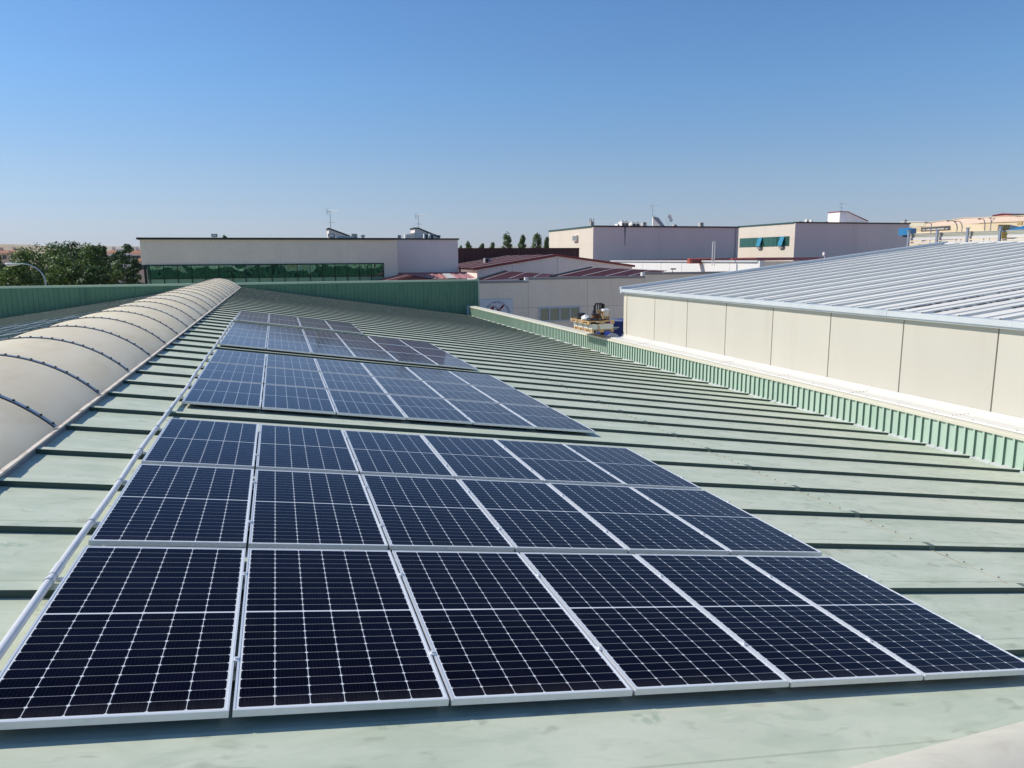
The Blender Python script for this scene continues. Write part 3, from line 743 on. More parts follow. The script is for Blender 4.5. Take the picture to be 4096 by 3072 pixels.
def pipe_vent(x, y, z, r, h, label):
    t = thing('flue', (x, y, z), label, 'flue', 'metal flues on the flat roofs')
    mb = MB(); mb.lathe((x, y, z), [(r, 0), (r, h * .62)], 10); mb.build('pipe', M['steel'], t)
    mb = MB(); mb.lathe((x, y, z), [(r * 1.15, h * .66), (r * 1.7, h * .70), (r * 1.7, h * .86), (r * .4, h)], 10); mb.build('cowl', M['steel'], t); return t
def floodlight(x, y, z, s, label):
    t = thing('floodlight', (x, y, z), label, 'floodlight', 'floodlights on the beige block')
    mb = MB(); mb.box(x - s, x + s, y - .08, y + .08, z + .05, z + .05 + s * 1.1); mb.box(x - .02, x + .02, y - .02, y + .02, z, z + .06); mb.build('housing', M['black'], t)
    mb = MB(); mb.box(x - s * .75, x + s * .75, y - .085, y - .08, z + .1, z + .02 + s); mb.build('lens', M['galv'], t); return t

# ------------------------------------------------------------------ beige block with the green glass band
YB = 66.0; x0, x1 = -9.42, 12.15; zt = 3.72
b1 = thing('office_block', (1.4, 72, GZ), 'beige stone office block with a long band of green mirror glass under its dark cap', 'office block')
gx0, gx1, gz1, gz0 = -9.05, 10.86, 1.62, -2.6
mb = MB(); mb.box(x0, x1, YB, YB + 0.4, gz1 + 0.002, zt); mb.box(gx1 + 0.002, x1, YB, YB + 0.4, GZ, gz1); mb.box(x0 + 0.35, gx1, YB, YB + 0.4, GZ, gz0)
mb.box(x0, x0 + 0.4, YB + 0.4, YB + 14, gz1, zt); mb.box(x0 + .35, x0 + 0.7, YB + 0.4, YB + 14, GZ, gz1); mb.box(x1 - 0.4, x1, YB + 0.4, YB + 14, GZ, zt); mb.box(x0, x1, YB + 13.6, YB + 14, GZ, zt)
mb.box(x0 + .4, x1 - .4, YB + .4, YB + 13.6, zt - 0.5, zt - 0.3)
mb.build('wall', M['beige'], b1)
mb = MB(); mb.box(x0 - 0.22, x1 + 0.04, YB - 0.18, YB + 14.1, zt, zt + 0.17); mb.build('parapet_cap', M['capdark'], b1)
mul = [10.82 - 1.093 * i for i in range(1, 19)]
mb = frame_mb(gx0 - 0.1, gx1, gz0, gz1, YB + 0.06, 0.06, 0.12, [m for m in mul if m > gx0])
mb.box(gx0 - 0.12, gx1 + 0.01, YB - 0.08, YB + .02, gz1 - 0.10, gz1 + 0.0); mb.box(x0 + 0.12, gx0 - 0.1, YB + .02, YB + .5, GZ, gz1)
mb.box(gx0, gx1 - .06, YB - 0.055, YB + 0.05, 0.40, 0.455)
wf = mb.build('window', M['mull'], b1)
edges = [gx1 - 0.04] + [m for m in mul if m > gx0] + [gx0]
rr = random.Random(4)
for i in range(len(edges) - 1):
    xb, xa = edges[i], edges[i + 1]; mb = MB(); nx, nz = 2, 2
    tz = 0.029 + rr.uniform(-0.006, 0.006); ty = rr.uniform(-0.012, 0.012)
    xc = (xa + xb) / 2
    pt = lambda x, z: (x, YB + 0.02 - (z - 1.0) * math.tan(tz) + (x - xc) * ty, z)
    mb.face([pt(xa, 0.45), pt(xb, 0.45), pt(xb, gz1 - .05), pt(xa, gz1 - .05)]); mb.build('glass_pane', M['facade'], wf)
    mb = MB(); mb.face([(xa, YB + .03, gz0), (xb, YB + .03, gz0), (xb, YB + .03, 0.42), (xa, YB + .03, 0.42)]); mb.build('spandrel_pane', M['spandrel'], wf)
# lilac block behind its right end
lx0, lx1, ly = 12.4, 18.90, 70.0
b1b = thing('rendered_block', (15.5, 75, GZ), 'plain lilac-grey rendered block adjoining the right end of the beige office block', 'building')
mb = MB(); mb.box(lx0, lx1, ly, ly + 10, GZ, 3.84); mb.build('wall', M['lilac'], b1b)
mb = MB(); mb.box(lx0, lx1 + 0.12, ly - 0.12, ly + 10.1, 3.84, 3.98); mb.build('parapet_cap', M['capdark'], b1b)
def turret(px0, pyt, px1, pyb, Y, depth, label, name='stair_turret', trim='capdark', flat=0.12):
    p0 = at(px0, pyt, Y); p1 = at(px1, pyb, Y); zb = p1.z - 0.8; t = thing(name, ((p0.x + p1.x) / 2, Y, zb), label, 'stair turret')
    fl = (p1.x - p0.x) * flat
    mb = MB(); mb.prism([(p0.x, Y, zb), (p1.x, Y, zb), (p1.x, Y, p1.z + 0.05), (p0.x + fl, Y, p0.z), (p0.x, Y, p0.z)], (0, depth, 0)); mb.build('wall', M['lilac'] if trim != 'redtrim' else M['whitepaint'], t)
    mb = MB(); e = 0.10
    q = [(p0.x - e, p0.z), (p0.x + fl, p0.z), (p1.x + e, p1.z + 0.05)]
    for (xa, za), (xb, zb_) in ((q[0], q[1]), (q[1], q[2])):
        mb.hexa([(xa, Y - e, za + .004), (xb, Y - e, zb_ + .004), (xb, Y + depth, zb_ + .004), (xa, Y + depth, za + .004), (xa, Y - e, za + .13), (xb, Y - e, zb_ + .13), (xb, Y + depth, zb_ + .13), (xa, Y + depth, za + .13)])
    mb.build('roof', M[trim], t); return t
turret(1314.7, 917, 1396, 949, 73, 2.5, 'white wedge-shaped stair turret with an antenna on the beige office block', flat=0.04)
turret(1659, 915, 1757, 953, 75, 2.5, 'wedge-shaped stair turret with dark sloping cap on the lilac block', flat=0.14)
p = at(1323, 917, 73.4); mast(p.x, p.y, p.z - 1.2, at(1318, 842, 73.4).z - p.z + 1.2, 'tall television antenna beside the white turret of the beige office block', 0.5)
p = at(1674, 916, 75.4); mast(p.x, p.y, p.z - 1.0, at(1674, 860, 75.4).z - p.z + 1.0, 'television antenna beside the dark-capped turret on the lilac block', 0.4)
def on(px, py, Y): q = at(px, py, Y); return q.x, q.y, q.z
for (px, pw, ph, n, lb) in ((1417, 25, 18, 4, 'tall louvred roof vent right of the white turret'), (1597, 15, 13, 3, 'small brownish louvred roof vent left of the row of air units')):
    x, y, z = on(px, 955, 72); louvre_vent(x, y, z - 0.25, pw * 75 / FPX, ph * 75 / FPX + 0.30, lb, n)
x, y, z = on(1376, 955, 71); t = thing('roof_hatch', (x, y, z - .2), 'low rounded pale roof hatch beside the white turret', 'roof hatch')
mb = MB(); mb.prism([(x - .8, y, z - .2), (x + 1.2, y, z - .2), (x + 1.0, y, z + .16), (x + .5, y, z + .28), (x - .4, y, z + .28), (x - .7, y, z + .16)], (0, 1, 0)); mb.build('cover', M['louvre'], t)
mb = MB(); mb.box(x - .9, x + 1.3, y - .05, y + 1.05, z - .3, z - .19); mb.build('kerb', M['capdark'], t)
x, y, z = on(1452, 956, 71); pipe_vent(x, y, z - .2, 0.13, 0.62, 'short finned metal flue right of the tall louvred vent')
x, y, z = on(1754, 955, 75.5); pipe_vent(x, y, z - .2, 0.15, 0.62, 'small metal flue at the low end of the dark-capped turret')
for i in range(6):
    x, y, z = on(1624 + i * 7.2, 955, 73.5 - i * 0.15); t = thing('air_unit', (x, y, z - .3), 'pale air conditioner in the row of six left of the dark-capped turret', 'air conditioner', 'row of air conditioners on the lilac block')
    hgt = 0.75 + 0.05 * i
    mb = MB(); mb.box(x - .075, x + .075, y, y + .8, z - .3, z + hgt * 0.62); mb.build('casing', M['acwhite'], t)
    mb = MB(); mb.box(x - .05, x + .05, y - .01, y, z - .1, z + hgt * .5); mb.build('grille', M['louvre'], t)
for px in (1704, 1726):
    x, y, z = on(px, 955, 72.5); t = thing('fan_unit', (x, y, z - .3), 'dark fan unit standing in front of the dark-capped turret', 'air conditioner', 'dark fan units by the turret')
    mb = MB(); mb.box(x - .2, x + .2, y, y + .5, z - .3, z + .5); mb.build('casing', M['acwhite'], t); mb = MB(); mb.box(x - .05, x + .17, y - .012, y, z - .2, z + .44); mb.build('grille', M['grille'], t)
x, y, z = on(1325, 953, 66.1); floodlight(x, 66.0, 3.89, .28, 'black floodlight on the roof edge in front of the white turret')
x, y, z = on(858.7, 953, 66.1); floodlight(x, 66.0, 3.89, .24, 'black floodlight on the left part of the beige roof edge')

# ------------------------------------------------------------------ brown building with the builder's sign
YS = 62.0
sb = thing('precast_building', (32, 66, GZ), 'brown-grey precast concrete building with a stepped top edge, a window and a white sign', 'building')
steps = [(12.5, 23.62, -0.05), (23.62, 35.65, 0.20), (35.65, 47.6, 0.52)]
mb = MB()
for (xa, xb, zz) in steps: mb.box(xa, xb, YS, YS + 0.3, GZ, zz - 0.22)
mb.box(12.5, 12.8, YS + .3, YS + 15, GZ, -0.3); 
for x in (23.62, 29.6, 35.65, 41.6): mb.box(x - 0.02, x + 0.02, YS - 0.004, YS, GZ, -0.12 if x < 30 else 0.2, 1)
mb.box(12.5, 47.6, YS - 0.003, YS, -2.62, -2.58, 1)
mb.build('wall', [M['beige'], M['jointpale']], sb)
mb = MB()
for (xa, xb, zz) in steps: mb.box(xa, xb, YS - 0.06, YS + 0.36, zz - 0.22, zz)
mb.build('parapet_cap', M['capgrey'], sb)
mb = MB()
for (xa, zz) in ((23.62, 0.20), (35.65, 0.52)): mb.box(xa - 0.32, xa, YS - 0.07, YS + 0.3, zz - 0.36, zz + .01)
mb.build('step_post', M['whitepaint'], sb)
wx0, wx1, wz1, wz0 = 24.67, 28.85, -2.58, -3.95
m3 = [wx0 + (wx1 - wx0) * q for q in (0.25, 0.5, 0.75)]
wf = frame_mb(wx0, wx1, wz0, wz1, YS + .02, 0.13, 0.10, m3).build('window', M['verge'], sb)
ed = [wx0 + .06] + m3 + [wx1 - .06]
for i in range(4):
    mb = MB(); mb.face([(ed[i], YS - 0.015, wz0 + .1), (ed[i + 1], YS - 0.015, wz0 + .1), (ed[i + 1], YS - 0.015, wz1 - .1), (ed[i], YS - 0.015, wz1 - .1)]); mb.build('glass_pane', M['glass'], wf)
# its roofs
def ribroof(poly4, mat, n, name, parent, strips=(), ribh=0.06, smat='strip'):
    """poly4: eave-left, eave-right, ridge-right, ridge-left; ribs from eave to ridge"""
    A, B, C, D = [Vector(q) for q in poly4]; mb = MB(); nn = (B - A).cross(D - A).normalized()
    if nn.z < 0: nn = -nn
    pr = []
    for i in range(n):
        for f, h in ((0, 0), (0.62, 0), (0.68, ribh), (0.92, ribh), (0.98, 0)): pr.append(((i + f) / n, h))
    pr.append((1, 0)); m = len(pr)
    mb.v += [tuple(A.lerp(B, t) + nn * h) for t, h in pr] + [tuple(D.lerp(C, t) + nn * h) for t, h in pr]
    for j in range(m - 1): mb.f.append((j, j + 1, m + j + 1, m + j)); mb.m.append(0)
    for (t0, t1) in strips:
        e = nn * (ribh + 0.012)
        mb.face([A.lerp(B, t0) + e, A.lerp(B, t1) + e, D.lerp(C, t1) + e, D.lerp(C, t0) + e], 1)
    return mb.build(name, [M[mat], M[smat]], parent)
for (pts, st) in ((((1903, 1123, 62.4), (2206, 1108, 62.4), (2214, 1097.5, 70), (2025, 1085.5, 70)), (0.1, 0.42, 0.75)), (((2208, 1107, 62.5), (2585, 1106, 62.5), (2668, 1083, 70.2), (2367, 1070.5, 70.2)), (0.05, 0.3, 0.55, 0.8))):
    ro = ribroof([at(*q) for q in pts], 'redroof', 26, 'roof_slope', sb, [(q, q + .013) for q in st], 0.05)
    a, b = at(*pts[0]), at(*pts[3]); mb = MB(); mb.hexa([a + Vector((-.25, 0, -.1)), a + Vector((.05, 0, -.1)), b + Vector((.05, 0, -.1)), b + Vector((-.25, 0, -.1)), a + Vector((-.25, 0, .12)), a + Vector((.05, 0, .12)), b + Vector((.05, 0, .12)), b + Vector((-.25, 0, .12))]); mb.build('verge_trim', M['capdark'], ro)
# sign with the arched word and the red helmet-and-trowel emblem
def text_mesh(body, size, extr, font_shear=0.0, align='CENTER', bold=0.0):
    cu = bpy.data.curves.new('txt', 'FONT'); cu.body = body; cu.size = size; cu.extrude = extr; cu.shear = font_shear; cu.align_x = align; cu.offset = bold
    o = bpy.data.objects.new('txt', cu); COL.objects.link(o)
    dg = bpy.context.evaluated_depsgraph_get(); dg.update()
    me = bpy.data.meshes.new_from_object(o.evaluated_get(dg))
    bpy.data.objects.remove(o); return me
def add_text(mb, body, size, origin, rot2, mi, extr=0.02, shear=0.0, bold=0.0, stretch=1.0, align='CENTER'):
    me = text_mesh(body, size, extr, shear, align); i0 = len(mb.v); c, s = math.cos(rot2), math.sin(rot2)
    for q in me.vertices:
        x, y, z = q.co; x *= stretch
        mb.v.append((origin[0] + c * x - s * y, origin[1] - z, origin[2] + s * x + c * y))
    for f in me.polygons: mb.f.append(tuple(i0 + k for k in f.vertices)); mb.m.append(mi)
    bpy.data.meshes.remove(me)
sg = thing('sign', (20.5, YS - .08, -4.4), 'white square sign with an arched navy word over a red helmet and trowel emblem', 'sign')
mb = MB(); mb.box(18.95, 22.09, YS - 0.10, YS - 0.02, -4.75, -1.74); mb.build('board', M['signwhite'], sg)
mb = MB(); cxs, czs, rs = 20.56, -3.12, 1.03; word = 'CONSTRUCCIONES'
for i, ch in enumerate(word):
    an = R_(176 - i * (172.0 / 13.0)) if False else R_(166 - 13.1 * i)
    add_text(mb, ch, 0.30, (cxs + rs * math.cos(an), YS - 0.105, czs + rs * math.sin(an)), an - math.pi / 2, 0, 0.008, 0, stretch=0.98)
    add_text(mb, ch, 0.30, (cxs + 0.012 + rs * math.cos(an), YS - 0.104, czs + rs * math.sin(an)), an - math.pi / 2, 0, 0.008, 0, stretch=0.98)
mb.build('lettering', M['navy'], sg)
mb = MB()
def flat(pts, mi=0): mb.prism([(x, YS - 0.101, z) for x, z in pts], (0, -0.012, 0), mi)
hc = (20.28, -2.72)
flat([(hc[0] + .36 * math.cos(R_(a)), hc[1] + .36 * math.sin(R_(a))) for a in range(95, 215, 10)] + [(hc[0] - .05, hc[1] - .05)])
for (a, b) in ((40, 92),):
    pass
def arcband(c, r, w, a0, a1, mi=0):
    n = 14
    for i in range(n):
        t0, t1 = R_(a0 + (a1 - a0) * i / n), R_(a0 + (a1 - a0) * (i + 1) / n)
        flat([(c[0] + r * math.cos(t0), c[1] + r * math.sin(t0)), (c[0] + r * math.cos(t1), c[1] + r * math.sin(t1)), (c[0] + (r - w) * math.cos(t1), c[1] + (r - w) * math.sin(t1)), (c[0] + (r - w) * math.cos(t0), c[1] + (r - w) * math.sin(t0))], mi)
arcband(hc, .385, .025, 0, 215); arcband((hc[0] - .12, hc[1]), .36, .022, 5, 85); arcband((hc[0] + .05, hc[1] - .02), .24, .02, -20, 90)
flat([(20.50, -2.80), (20.62, -2.58), (20.72, -2.60), (20.70, -2.70), (20.92, -2.72), (20.80, -2.84), (20.62, -2.82)])
hd = [(-.06, -.28), (.06, -.28), (.10, 0), (.07, .26), (0, .31), (-.07, .26), (-.10, 0)]; ca, sa = math.cos(R_(-48)), math.sin(R_(-48))
flat([(21.02 + ca * x - sa * z, -2.46 + sa * x + ca * z) for x, z in hd])
flat([(20.80, -2.66), (20.84, -2.68), (21.0, -2.98), (20.70, -3.05), (20.93, -2.92)])
flat([(20.1, -3.25), (20.95, -3.10), (21.0, -3.5), (20.2, -3.6)])
mb.build('emblem', M['crimson'], sg)
x, y, z = on(2090, 1114, 62.8); t = thing('roof_fan', (x, y, z - .15), 'small dark round roof fan behind the stepped wall edge', 'roof fan'); mb = MB(); mb.lathe((x, y, z - .35), [(.2, 0), (.32, .22), (.32, .34), (.12, .44)], 12); mb.build('cowl', M['black'], t)

# ------------------------------------------------------------------ red-roofed hall with the lilac gable, sheds and brown wall
YG = 78.0
gp = [at(1908, 1073, YG), at(2228.5, 1019.3, YG), at(2529, 1062.4, YG)]
gb = thing('gabled_hall', (32, 86, GZ), 'lilac gabled hall with a dark red ribbed roof and red edge trim', 'building')
mb = MB(); mb.prism([(gp[0].x, YG, GZ), (gp[2].x, YG, GZ), (gp[2].x, YG, gp[2].z - .15), (gp[1].x, YG, gp[1].z - .15), (gp[0].x, YG, gp[0].z - .15)], (0, 0.3, 0))
mb.box(gp[2].x - .3, gp[2].x, YG + .3, 96, GZ, gp[2].z - .2); mb.box(gp[0].x, gp[0].x + .3, YG + .3, 96, GZ, gp[0].z - .2)
mb.build('wall', M['lilac'], gb)
mb = MB()
for px in (2006, 2049, 2230, 2382, 2452): x = at(px, 1060, YG).x; mb.box(x - .02, x + .02, YG - .004, YG, GZ, gp[1].z - .3 - abs(x - gp[1].x) * .16)
mb.build('joint_strip', M['joint'], gb)
e0 = Vector((gp[0].x - 0.5, YG, gp[0].z - .06)); e2 = Vector((gp[2].x + 0.3, YG, gp[2].z - .03))
ribroof([(e0.x, YG - .1, e0.z), (e0.x, 97, e0.z), (gp[1].x, 97, gp[1].z), (gp[1].x, YG - .1, gp[1].z)], 'redroof', 34, 'roof_slope', gb, [(s, s + .018) for s in (0.07, 0.3, 0.52, 0.74, .95)], 0.06)
ribroof([(e2.x, YG - .1, e2.z), (e2.x, 97, e2.z), (gp[1].x, 97, gp[1].z), (gp[1].x, YG - .1, gp[1].z)], 'redroof', 34, 'roof_slope', gb, [(s, s + .018) for s in (0.1, 0.3, 0.5, 0.7, .9)], 0.06)
mb = MB()
for a, b in ((e0, gp[1]), (gp[1], e2)):
    mb.hexa([(a.x, YG - .16, a.z - .16), (b.x, YG - .16, b.z - .16), (b.x, YG + .02, b.z - .16), (a.x, YG + .02, a.z - .16), (a.x, YG - .16, a.z + .09), (b.x, YG - .16, b.z + .09), (b.x, YG + .02, b.z + .09), (a.x, YG + .02, a.z + .09)])
mb.build('verge_trim', M['redtrim'], gb)
x, y, z = on(1951, 1042, 86); t = thing('roof_vent_box', (x, y, z - .5), 'small square vent box on the dark red roof slope', 'roof vent'); mb = MB(); mb.box(x - .35, x + .45, y, y + .8, z - .6, z + .3); mb.build('casing', M['greyroof'], t); mb = MB(); mb.box(x - .25, x + .1, y - .02, y, z - .3, z + .22); mb.build('opening', M['black'], t)
# low sunlit-red lean-to in front of it
sh = thing('lean_to_shed', (19, 66, GZ), 'low lean-to shed with a sunlit pink-red sheet roof and one white strip', 'shed')
A_ = at(1593, 1118, 63.2); B_ = at(1905, 1114, 63.2); C_ = at(1868, 1093.5, 68.8); D_ = at(1593, 1096, 68.8)
ribroof([A_, B_, C_, D_], 'redlit', 10, 'roof', sh, [(0.62, 0.74)], 0.05)
mb = MB(); mb.box(D_.x, C_.x, 68.82, 69.0, GZ, D_.z + .12); mb.build('wall', M['redlit'], sh)
mb = MB(); corr(mb, (at(1836, 1074, 70).x, 69.2), (at(1908, 1074, 70).x, 77.8), GZ, at(1836, 1074, 70).z + .15, 0.3, 0.1, 0.05, (-1, -.6)); mb.build('side_cladding', M['redlit'], sh)
dg_ = thing('small_gabled_shed', (14.5, 62, GZ), 'low dark red gabled shed roof just behind the green parapet', 'shed')
a = at(1592, 1122, 60); b = at(1650, 1103.5, 60); c = at(1745, 1119, 60)
ribroof([(a.x - 2, 60, a.z - .35), (a.x - 2, 66, a.z - .35), (b.x, 66, b.z), (b.x, 60, b.z)], 'redroof', 12, 'roof_slope', dg_, [(.3, .34), (.7, .74)], .05)
ribroof([(c.x + 1, 60, c.z - .15), (c.x + 1, 66, c.z - .15), (b.x, 66, b.z), (b.x, 60, b.z)], 'redroof', 12, 'roof_slope', dg_, [(.3, .34), (.7, .74)], .05)
mb = MB(); mb.prism([(a.x - 2, 60.02, GZ), (c.x + 1, 60.02, GZ), (c.x + 1, 60.02, c.z - .2), (b.x, 60.02, b.z - .03), (a.x - 2, 60.02, a.z - .4)], (0, .2, 0)); mb.build('wall', M['redroof'], dg_)
bw = thing('brown_wall', (33, 98.5, GZ), 'long dark brown corrugated wall below the row of poplars', 'wall')
q0 = at(1826, 996, 98.5); q1 = at(2215, 993, 98.5)
mb = MB(); corr(mb, (q0.x - 3, 98.5), (q1.x + 4, 98.5), GZ, q0.z, 0.55, 0.2, 0.06, (0, -1)); mb.build('cladding', M['brown'], bw)
mb = MB(); mb.box(q0.x - 3, q1.x + 4, 98.38, 98.9, q0.z, q0.z + .12); mb.build('cap', M['brown'], bw)

# ------------------------------------------------------------------ long pale hall (lit side wall, red roof, two ridge vents)
ph = thing('pale_hall', (58, 75, GZ), 'long hall with a sunlit white side wall and a dark red roof', 'building')
PX_ = 48.0; PY0, PY1 = 60.9, 96; PZ = 1.50
mb = MB()
for i in range(7): mb.box(PX_, PX_ + .2, PY0 + 0.3 + i * 5 + .03, PY0 + .3 + i * 5 + 4.97, GZ, PZ - .1)
mb.build('side_wall', M['whitepaint'], ph)
mb = MB(); mb.box(PX_ + .04, PX_ + .19, PY0 + .3, PY1, GZ, PZ - .12); mb.build('joint_strip', M['joint'], ph)
mb = MB(); mb.box(PX_ - .05, PX_ + .5, PY0, PY0 + .3, GZ, PZ + .05); mb.build('corner_post', M['whitepaint'], ph)
mb = MB(); mb.box(PX_ + .5, 100, PY0 + .05, PY0 + .3, GZ, PZ + .0); mb.build('end_wall', M['beige'], ph)
mb = MB(); mb.box(PX_ - .15, PX_ + .25, PY0 + .3, PY1, PZ - .08, PZ + .10); mb.build('gutter', M['galv'], ph)
ribroof([(PX_, PY0, PZ + .06), (PX_, PY1, PZ + .06), (72, PY1, PZ + .30), (72, PY0, PZ + .30)], 'redroof', 50, 'roof_slope', ph, [], .06)
mb = MB(); mb.box(72, 100, PY0, PY1, PZ + .19, PZ + .28); mb.build('roof_slope', M['redroof'], ph)
for (pa, pb, lb) in ((1525, 1740, 'left one of two orange-red capsule ridge vents on the dark red roof'), (1895, 2105, 'right one of two orange-red capsule ridge vents on the dark red roof')):
    s = .46293; a = at(2048 + pa * s, 780 + 554 * s, 72 if pa < 1600 else 70); b = at(2048 + pb * s, 780 + 550 * s, 72 if pa < 1600 else 70); r = .30
    t = thing('ridge_vent', ((a.x + b.x) / 2, a.y, a.z - r), lb, 'roof vent', 'orange-red ridge vents')
    mb = MB(); n = 10
    prof = [(r * math.cos(math.pi * i / n), r * math.sin(math.pi * i / n)) for i in range(n + 1)]
    mb.prism([(a.x, a.y + u, a.z - .2 + v) for u, v in prof] + [(a.x, a.y - r, a.z - .5), (a.x, a.y + r, a.z - .5)], (b.x - a.x, 0, 0)); mb.build('hood', M['orange'], t)
    mb = MB(); mb.box(a.x + .35, b.x - .05, a.y - r - .02, a.y - r, a.z - .48, a.z - .02); mb.build('louvre', M['redroof'], t)
t = thing('lattice_mast', on(2853, 1042, 66), 'short white lattice mast standing on the dark red roof', 'mast')
mb = MB(); a = at(2849, 968, 66); b = at(2853, 1045, 66); 
for dx in (-.14, .14): mb.tube([(b.x + dx, 66, b.z - .5), (b.x + dx, 66, a.z)], .05, 6)
for i in range(9): zz = b.z + (a.z - b.z) * i / 8; mb.tube([(b.x - .14, 66, zz), (b.x + .14, 66, zz + .12)], .03, 5)
mb.build('lattice', M['whitepaint'], t)
t = thing('lamp_fixture', on(3299, 1016, 66), 'small white camera box on a stub above the dark red roof edge', 'camera')
mb = MB(); a = at(3299, 1016, 66); mb.box(a.x - .14, a.x + .14, 65.9, 66.2, a.z - .15, a.z + .2); mb.tube([(a.x, 66, a.z - .7), (a.x, 66, a.z - .15)], .05, 6); mb.build('housing', M['whitepaint'], t)
x, y, z = on(2690, 1079, 61.9); t = thing('wall_light', (x, y, z), 'small brown light fixture on top of the precast wall', 'light'); mb = MB(); mb.box(x - .22, x + .22, y - .3, y, z + .02, z + .14); mb.tube([(x, y, z - .3), (x, y, z + .05)], .03, 6); mb.build('housing', M['black'], t)

# ------------------------------------------------------------------ the two tall grey blocks
def grey_block(pl, pt, pr, ptr, pxl, pyl, Y, label, joints, back=None):
    a = at(pl, pt, Y); b = at(pr, ptr, Y); c = onX(pxl, pyl, a.x); zt = (a.z + b.z) / 2
    t = thing('rendered_block', ((a.x + b.x) / 2, (Y + c.y) / 2, GZ), label, 'building')
    mb = MB(); mb.box(a.x + .02, b.x, Y, Y + .3, GZ, zt); mb.box(b.x - .3, b.x, Y + .3, c.y, GZ, zt); mb.box(a.x + .02, b.x, c.y - .3, c.y, GZ, zt); mb.box(a.x + .4, b.x - .3, Y + .3, c.y - .3, zt - .5, zt - .4)
    for x in joints: 
        X = at(x, 980, Y).x; mb.box(X - .02, X + .02, Y - .004, Y, GZ, zt, 1)
    mb.box(a.x + .02, b.x, Y - .003, Y, zt - 2.62, zt - 2.59, 1)
    mb.build('front_wall', [M['greywall'], M['lilac']], t)
    mb = MB(); mb.box(a.x - .012, a.x + .3, Y + .004, c.y, GZ, zt); 
    for i in range(1, 4): yy = Y + (c.y - Y) * i / 4; mb.box(a.x - .018, a.x - .011, yy - .02, yy + .02, GZ, zt, 1)
    mb.box(a.x - .018, a.x - .011, Y + .01, c.y, zt - 2.62, zt - 2.59, 1)
    sw = mb.build('side_wall', [M['creamlit'], M['sand']], t)
    mb = MB(); mb.box(a.x - .02, b.x + .14, Y - .14, Y + .3, zt, zt + .20); mb.box(b.x - .2, b.x + .14, Y + .3, c.y, zt, zt + .2); mb.build('parapet_cap', M['capdark'], t)
    mb = MB(); mb.box(a.x - .15, a.x + .25, Y + .305, c.y + .1, zt, zt + .19); mb.build('parapet_cap', M['capteal'], t)
    return t, a, b, c, zt, sw
Y2 = 100.0
t2, a2, b2, c2, z2, sw2 = grey_block(2373.4, 912, 2955.4, 907, 2197, 928, Y2, 'tall grey rendered block with a sunlit cream side and air units on its flat roof', (2520, 2676, 2790))
p = onX(2305, 953, a2.x); t = thing('wall_vent', (p.x - .1, p.y, p.z - .4), 'square louvred air unit on the sunlit side of the left grey block', 'air conditioner')
mb = MB(); mb.box(p.x - .35, p.x - .02, p.y - .8, p.y + .8, p.z - .45, p.z + .45); mb.build('casing', M['louvre'], t)
mb = MB(); mb.box(p.x - .36, p.x - .35, p.y - .7, p.y - .05, p.z - .36, p.z + .36); mb.box(p.x - .36, p.x - .35, p.y + .05, p.y + .7, p.z - .36, p.z + .36); mb.build('grille', M['steel'], t)
mb = MB(); p = at(2500, 925, Y2); mb.prism([(p.x - .16, Y2 - .006, z2), (p.x + .16, Y2 - .006, z2), (p.x + .05, Y2 - .006, z2 - 2.7), (p.x - .02, Y2 - .006, z2 - 2.9)], (0, .002, 0)); mb.build('water_stain', paint('dark_water_stain', (0.22, 0.21, 0.215), .9, .3, 3), t2)
mb = MB(); p = at(2942, 950, Y2); mb.tube([(p.x, Y2 - .1, GZ), (p.x, Y2 - .1, z2 - .02)], .07, 8); mb.build('downpipe', M['steel'], t2)
def ac_big(px, w, h, Y, label, stacked=False):
    x, y, z = on(px, 905, Y); z = z2 - .3; k = Y / FPX * 1.03
    W2, H2 = w * k / 2, h * k + .3
    t = thing('air_unit', (x, y, z), label, 'air conditioner', 'large air units on the left grey block')
    mb = MB(); mb.box(x - W2, x + W2, y, y + 1.3, z, z + H2 * .86); mb.build('casing', M['acwhite'], t)
    mb = MB(); mb.box(x - W2 * .85, x - W2 * .1, y - .02, y, z + H2 * .25, z + H2 * .72); mb.box(x + W2 * .05, x + W2 * .88, y - .02, y, z + H2 * .25, z + H2 * .72); mb.build('grille', M['grille'], t)
    mb = MB()
    for dx in (-.5, .5): mb.lathe((x + dx * W2, y + .6, z + H2 * .86), [(W2 * .46, 0), (W2 * .46, H2 * .14), (W2 * .3, H2 * .15)], 14)
    mb.build('fan_shroud', M['acwhite'], t)
ac_big(2501, 33, 33, 104, 'tall white air unit with dark grilles, left of the pair on the left grey block')
ac_big(2544, 39, 29, 104, 'wide white air unit, right one of the pair on the left grey block')
x, y, z = on(2478, 905, 105); t = thing('air_unit', (x, y, z2 - .3), 'narrow air unit half hidden behind the tall white unit', 'air conditioner'); mb = MB(); mb.box(x - .35, x + .35, y, y + 1, z2 - .3, z2 + .75); mb.build('casing', M['acwhite'], t); mb = MB(); mb.box(x - .25, x + .25, y - .02, y, z2 - .2, z2 + .65); mb.build('grille', M['grille'], t)
for (px, pw, ph_, lb) in ((2373, 15, 19, 'louvred vent on a dark base at the corner of the left grey block'), (2582, 18, 18, 'louvred vent on a dark base between the air units and the stair hood'), (2706, 15, 9, 'low louvred vent right of the stair hood'), (2811, 18, 19, 'louvred vent on a dark base near the right end of the left grey block')):
    x, y, z = on(px, 905, Y2 + .3); louvre_vent(x, y + .5, z2 + .15, pw * .036, ph_ * .036, lb, 4)
x, y, z = on(2365, 905, Y2 + 2.5); t = thing('panel_antenna', (x, y, z2), 'cluster of white panel antennas at the corner of the left grey block', 'antenna')
mb = MB(); mb.tube([(x, y, z2 - .4), (x, y, z2 + 1.35)], .06, 6)
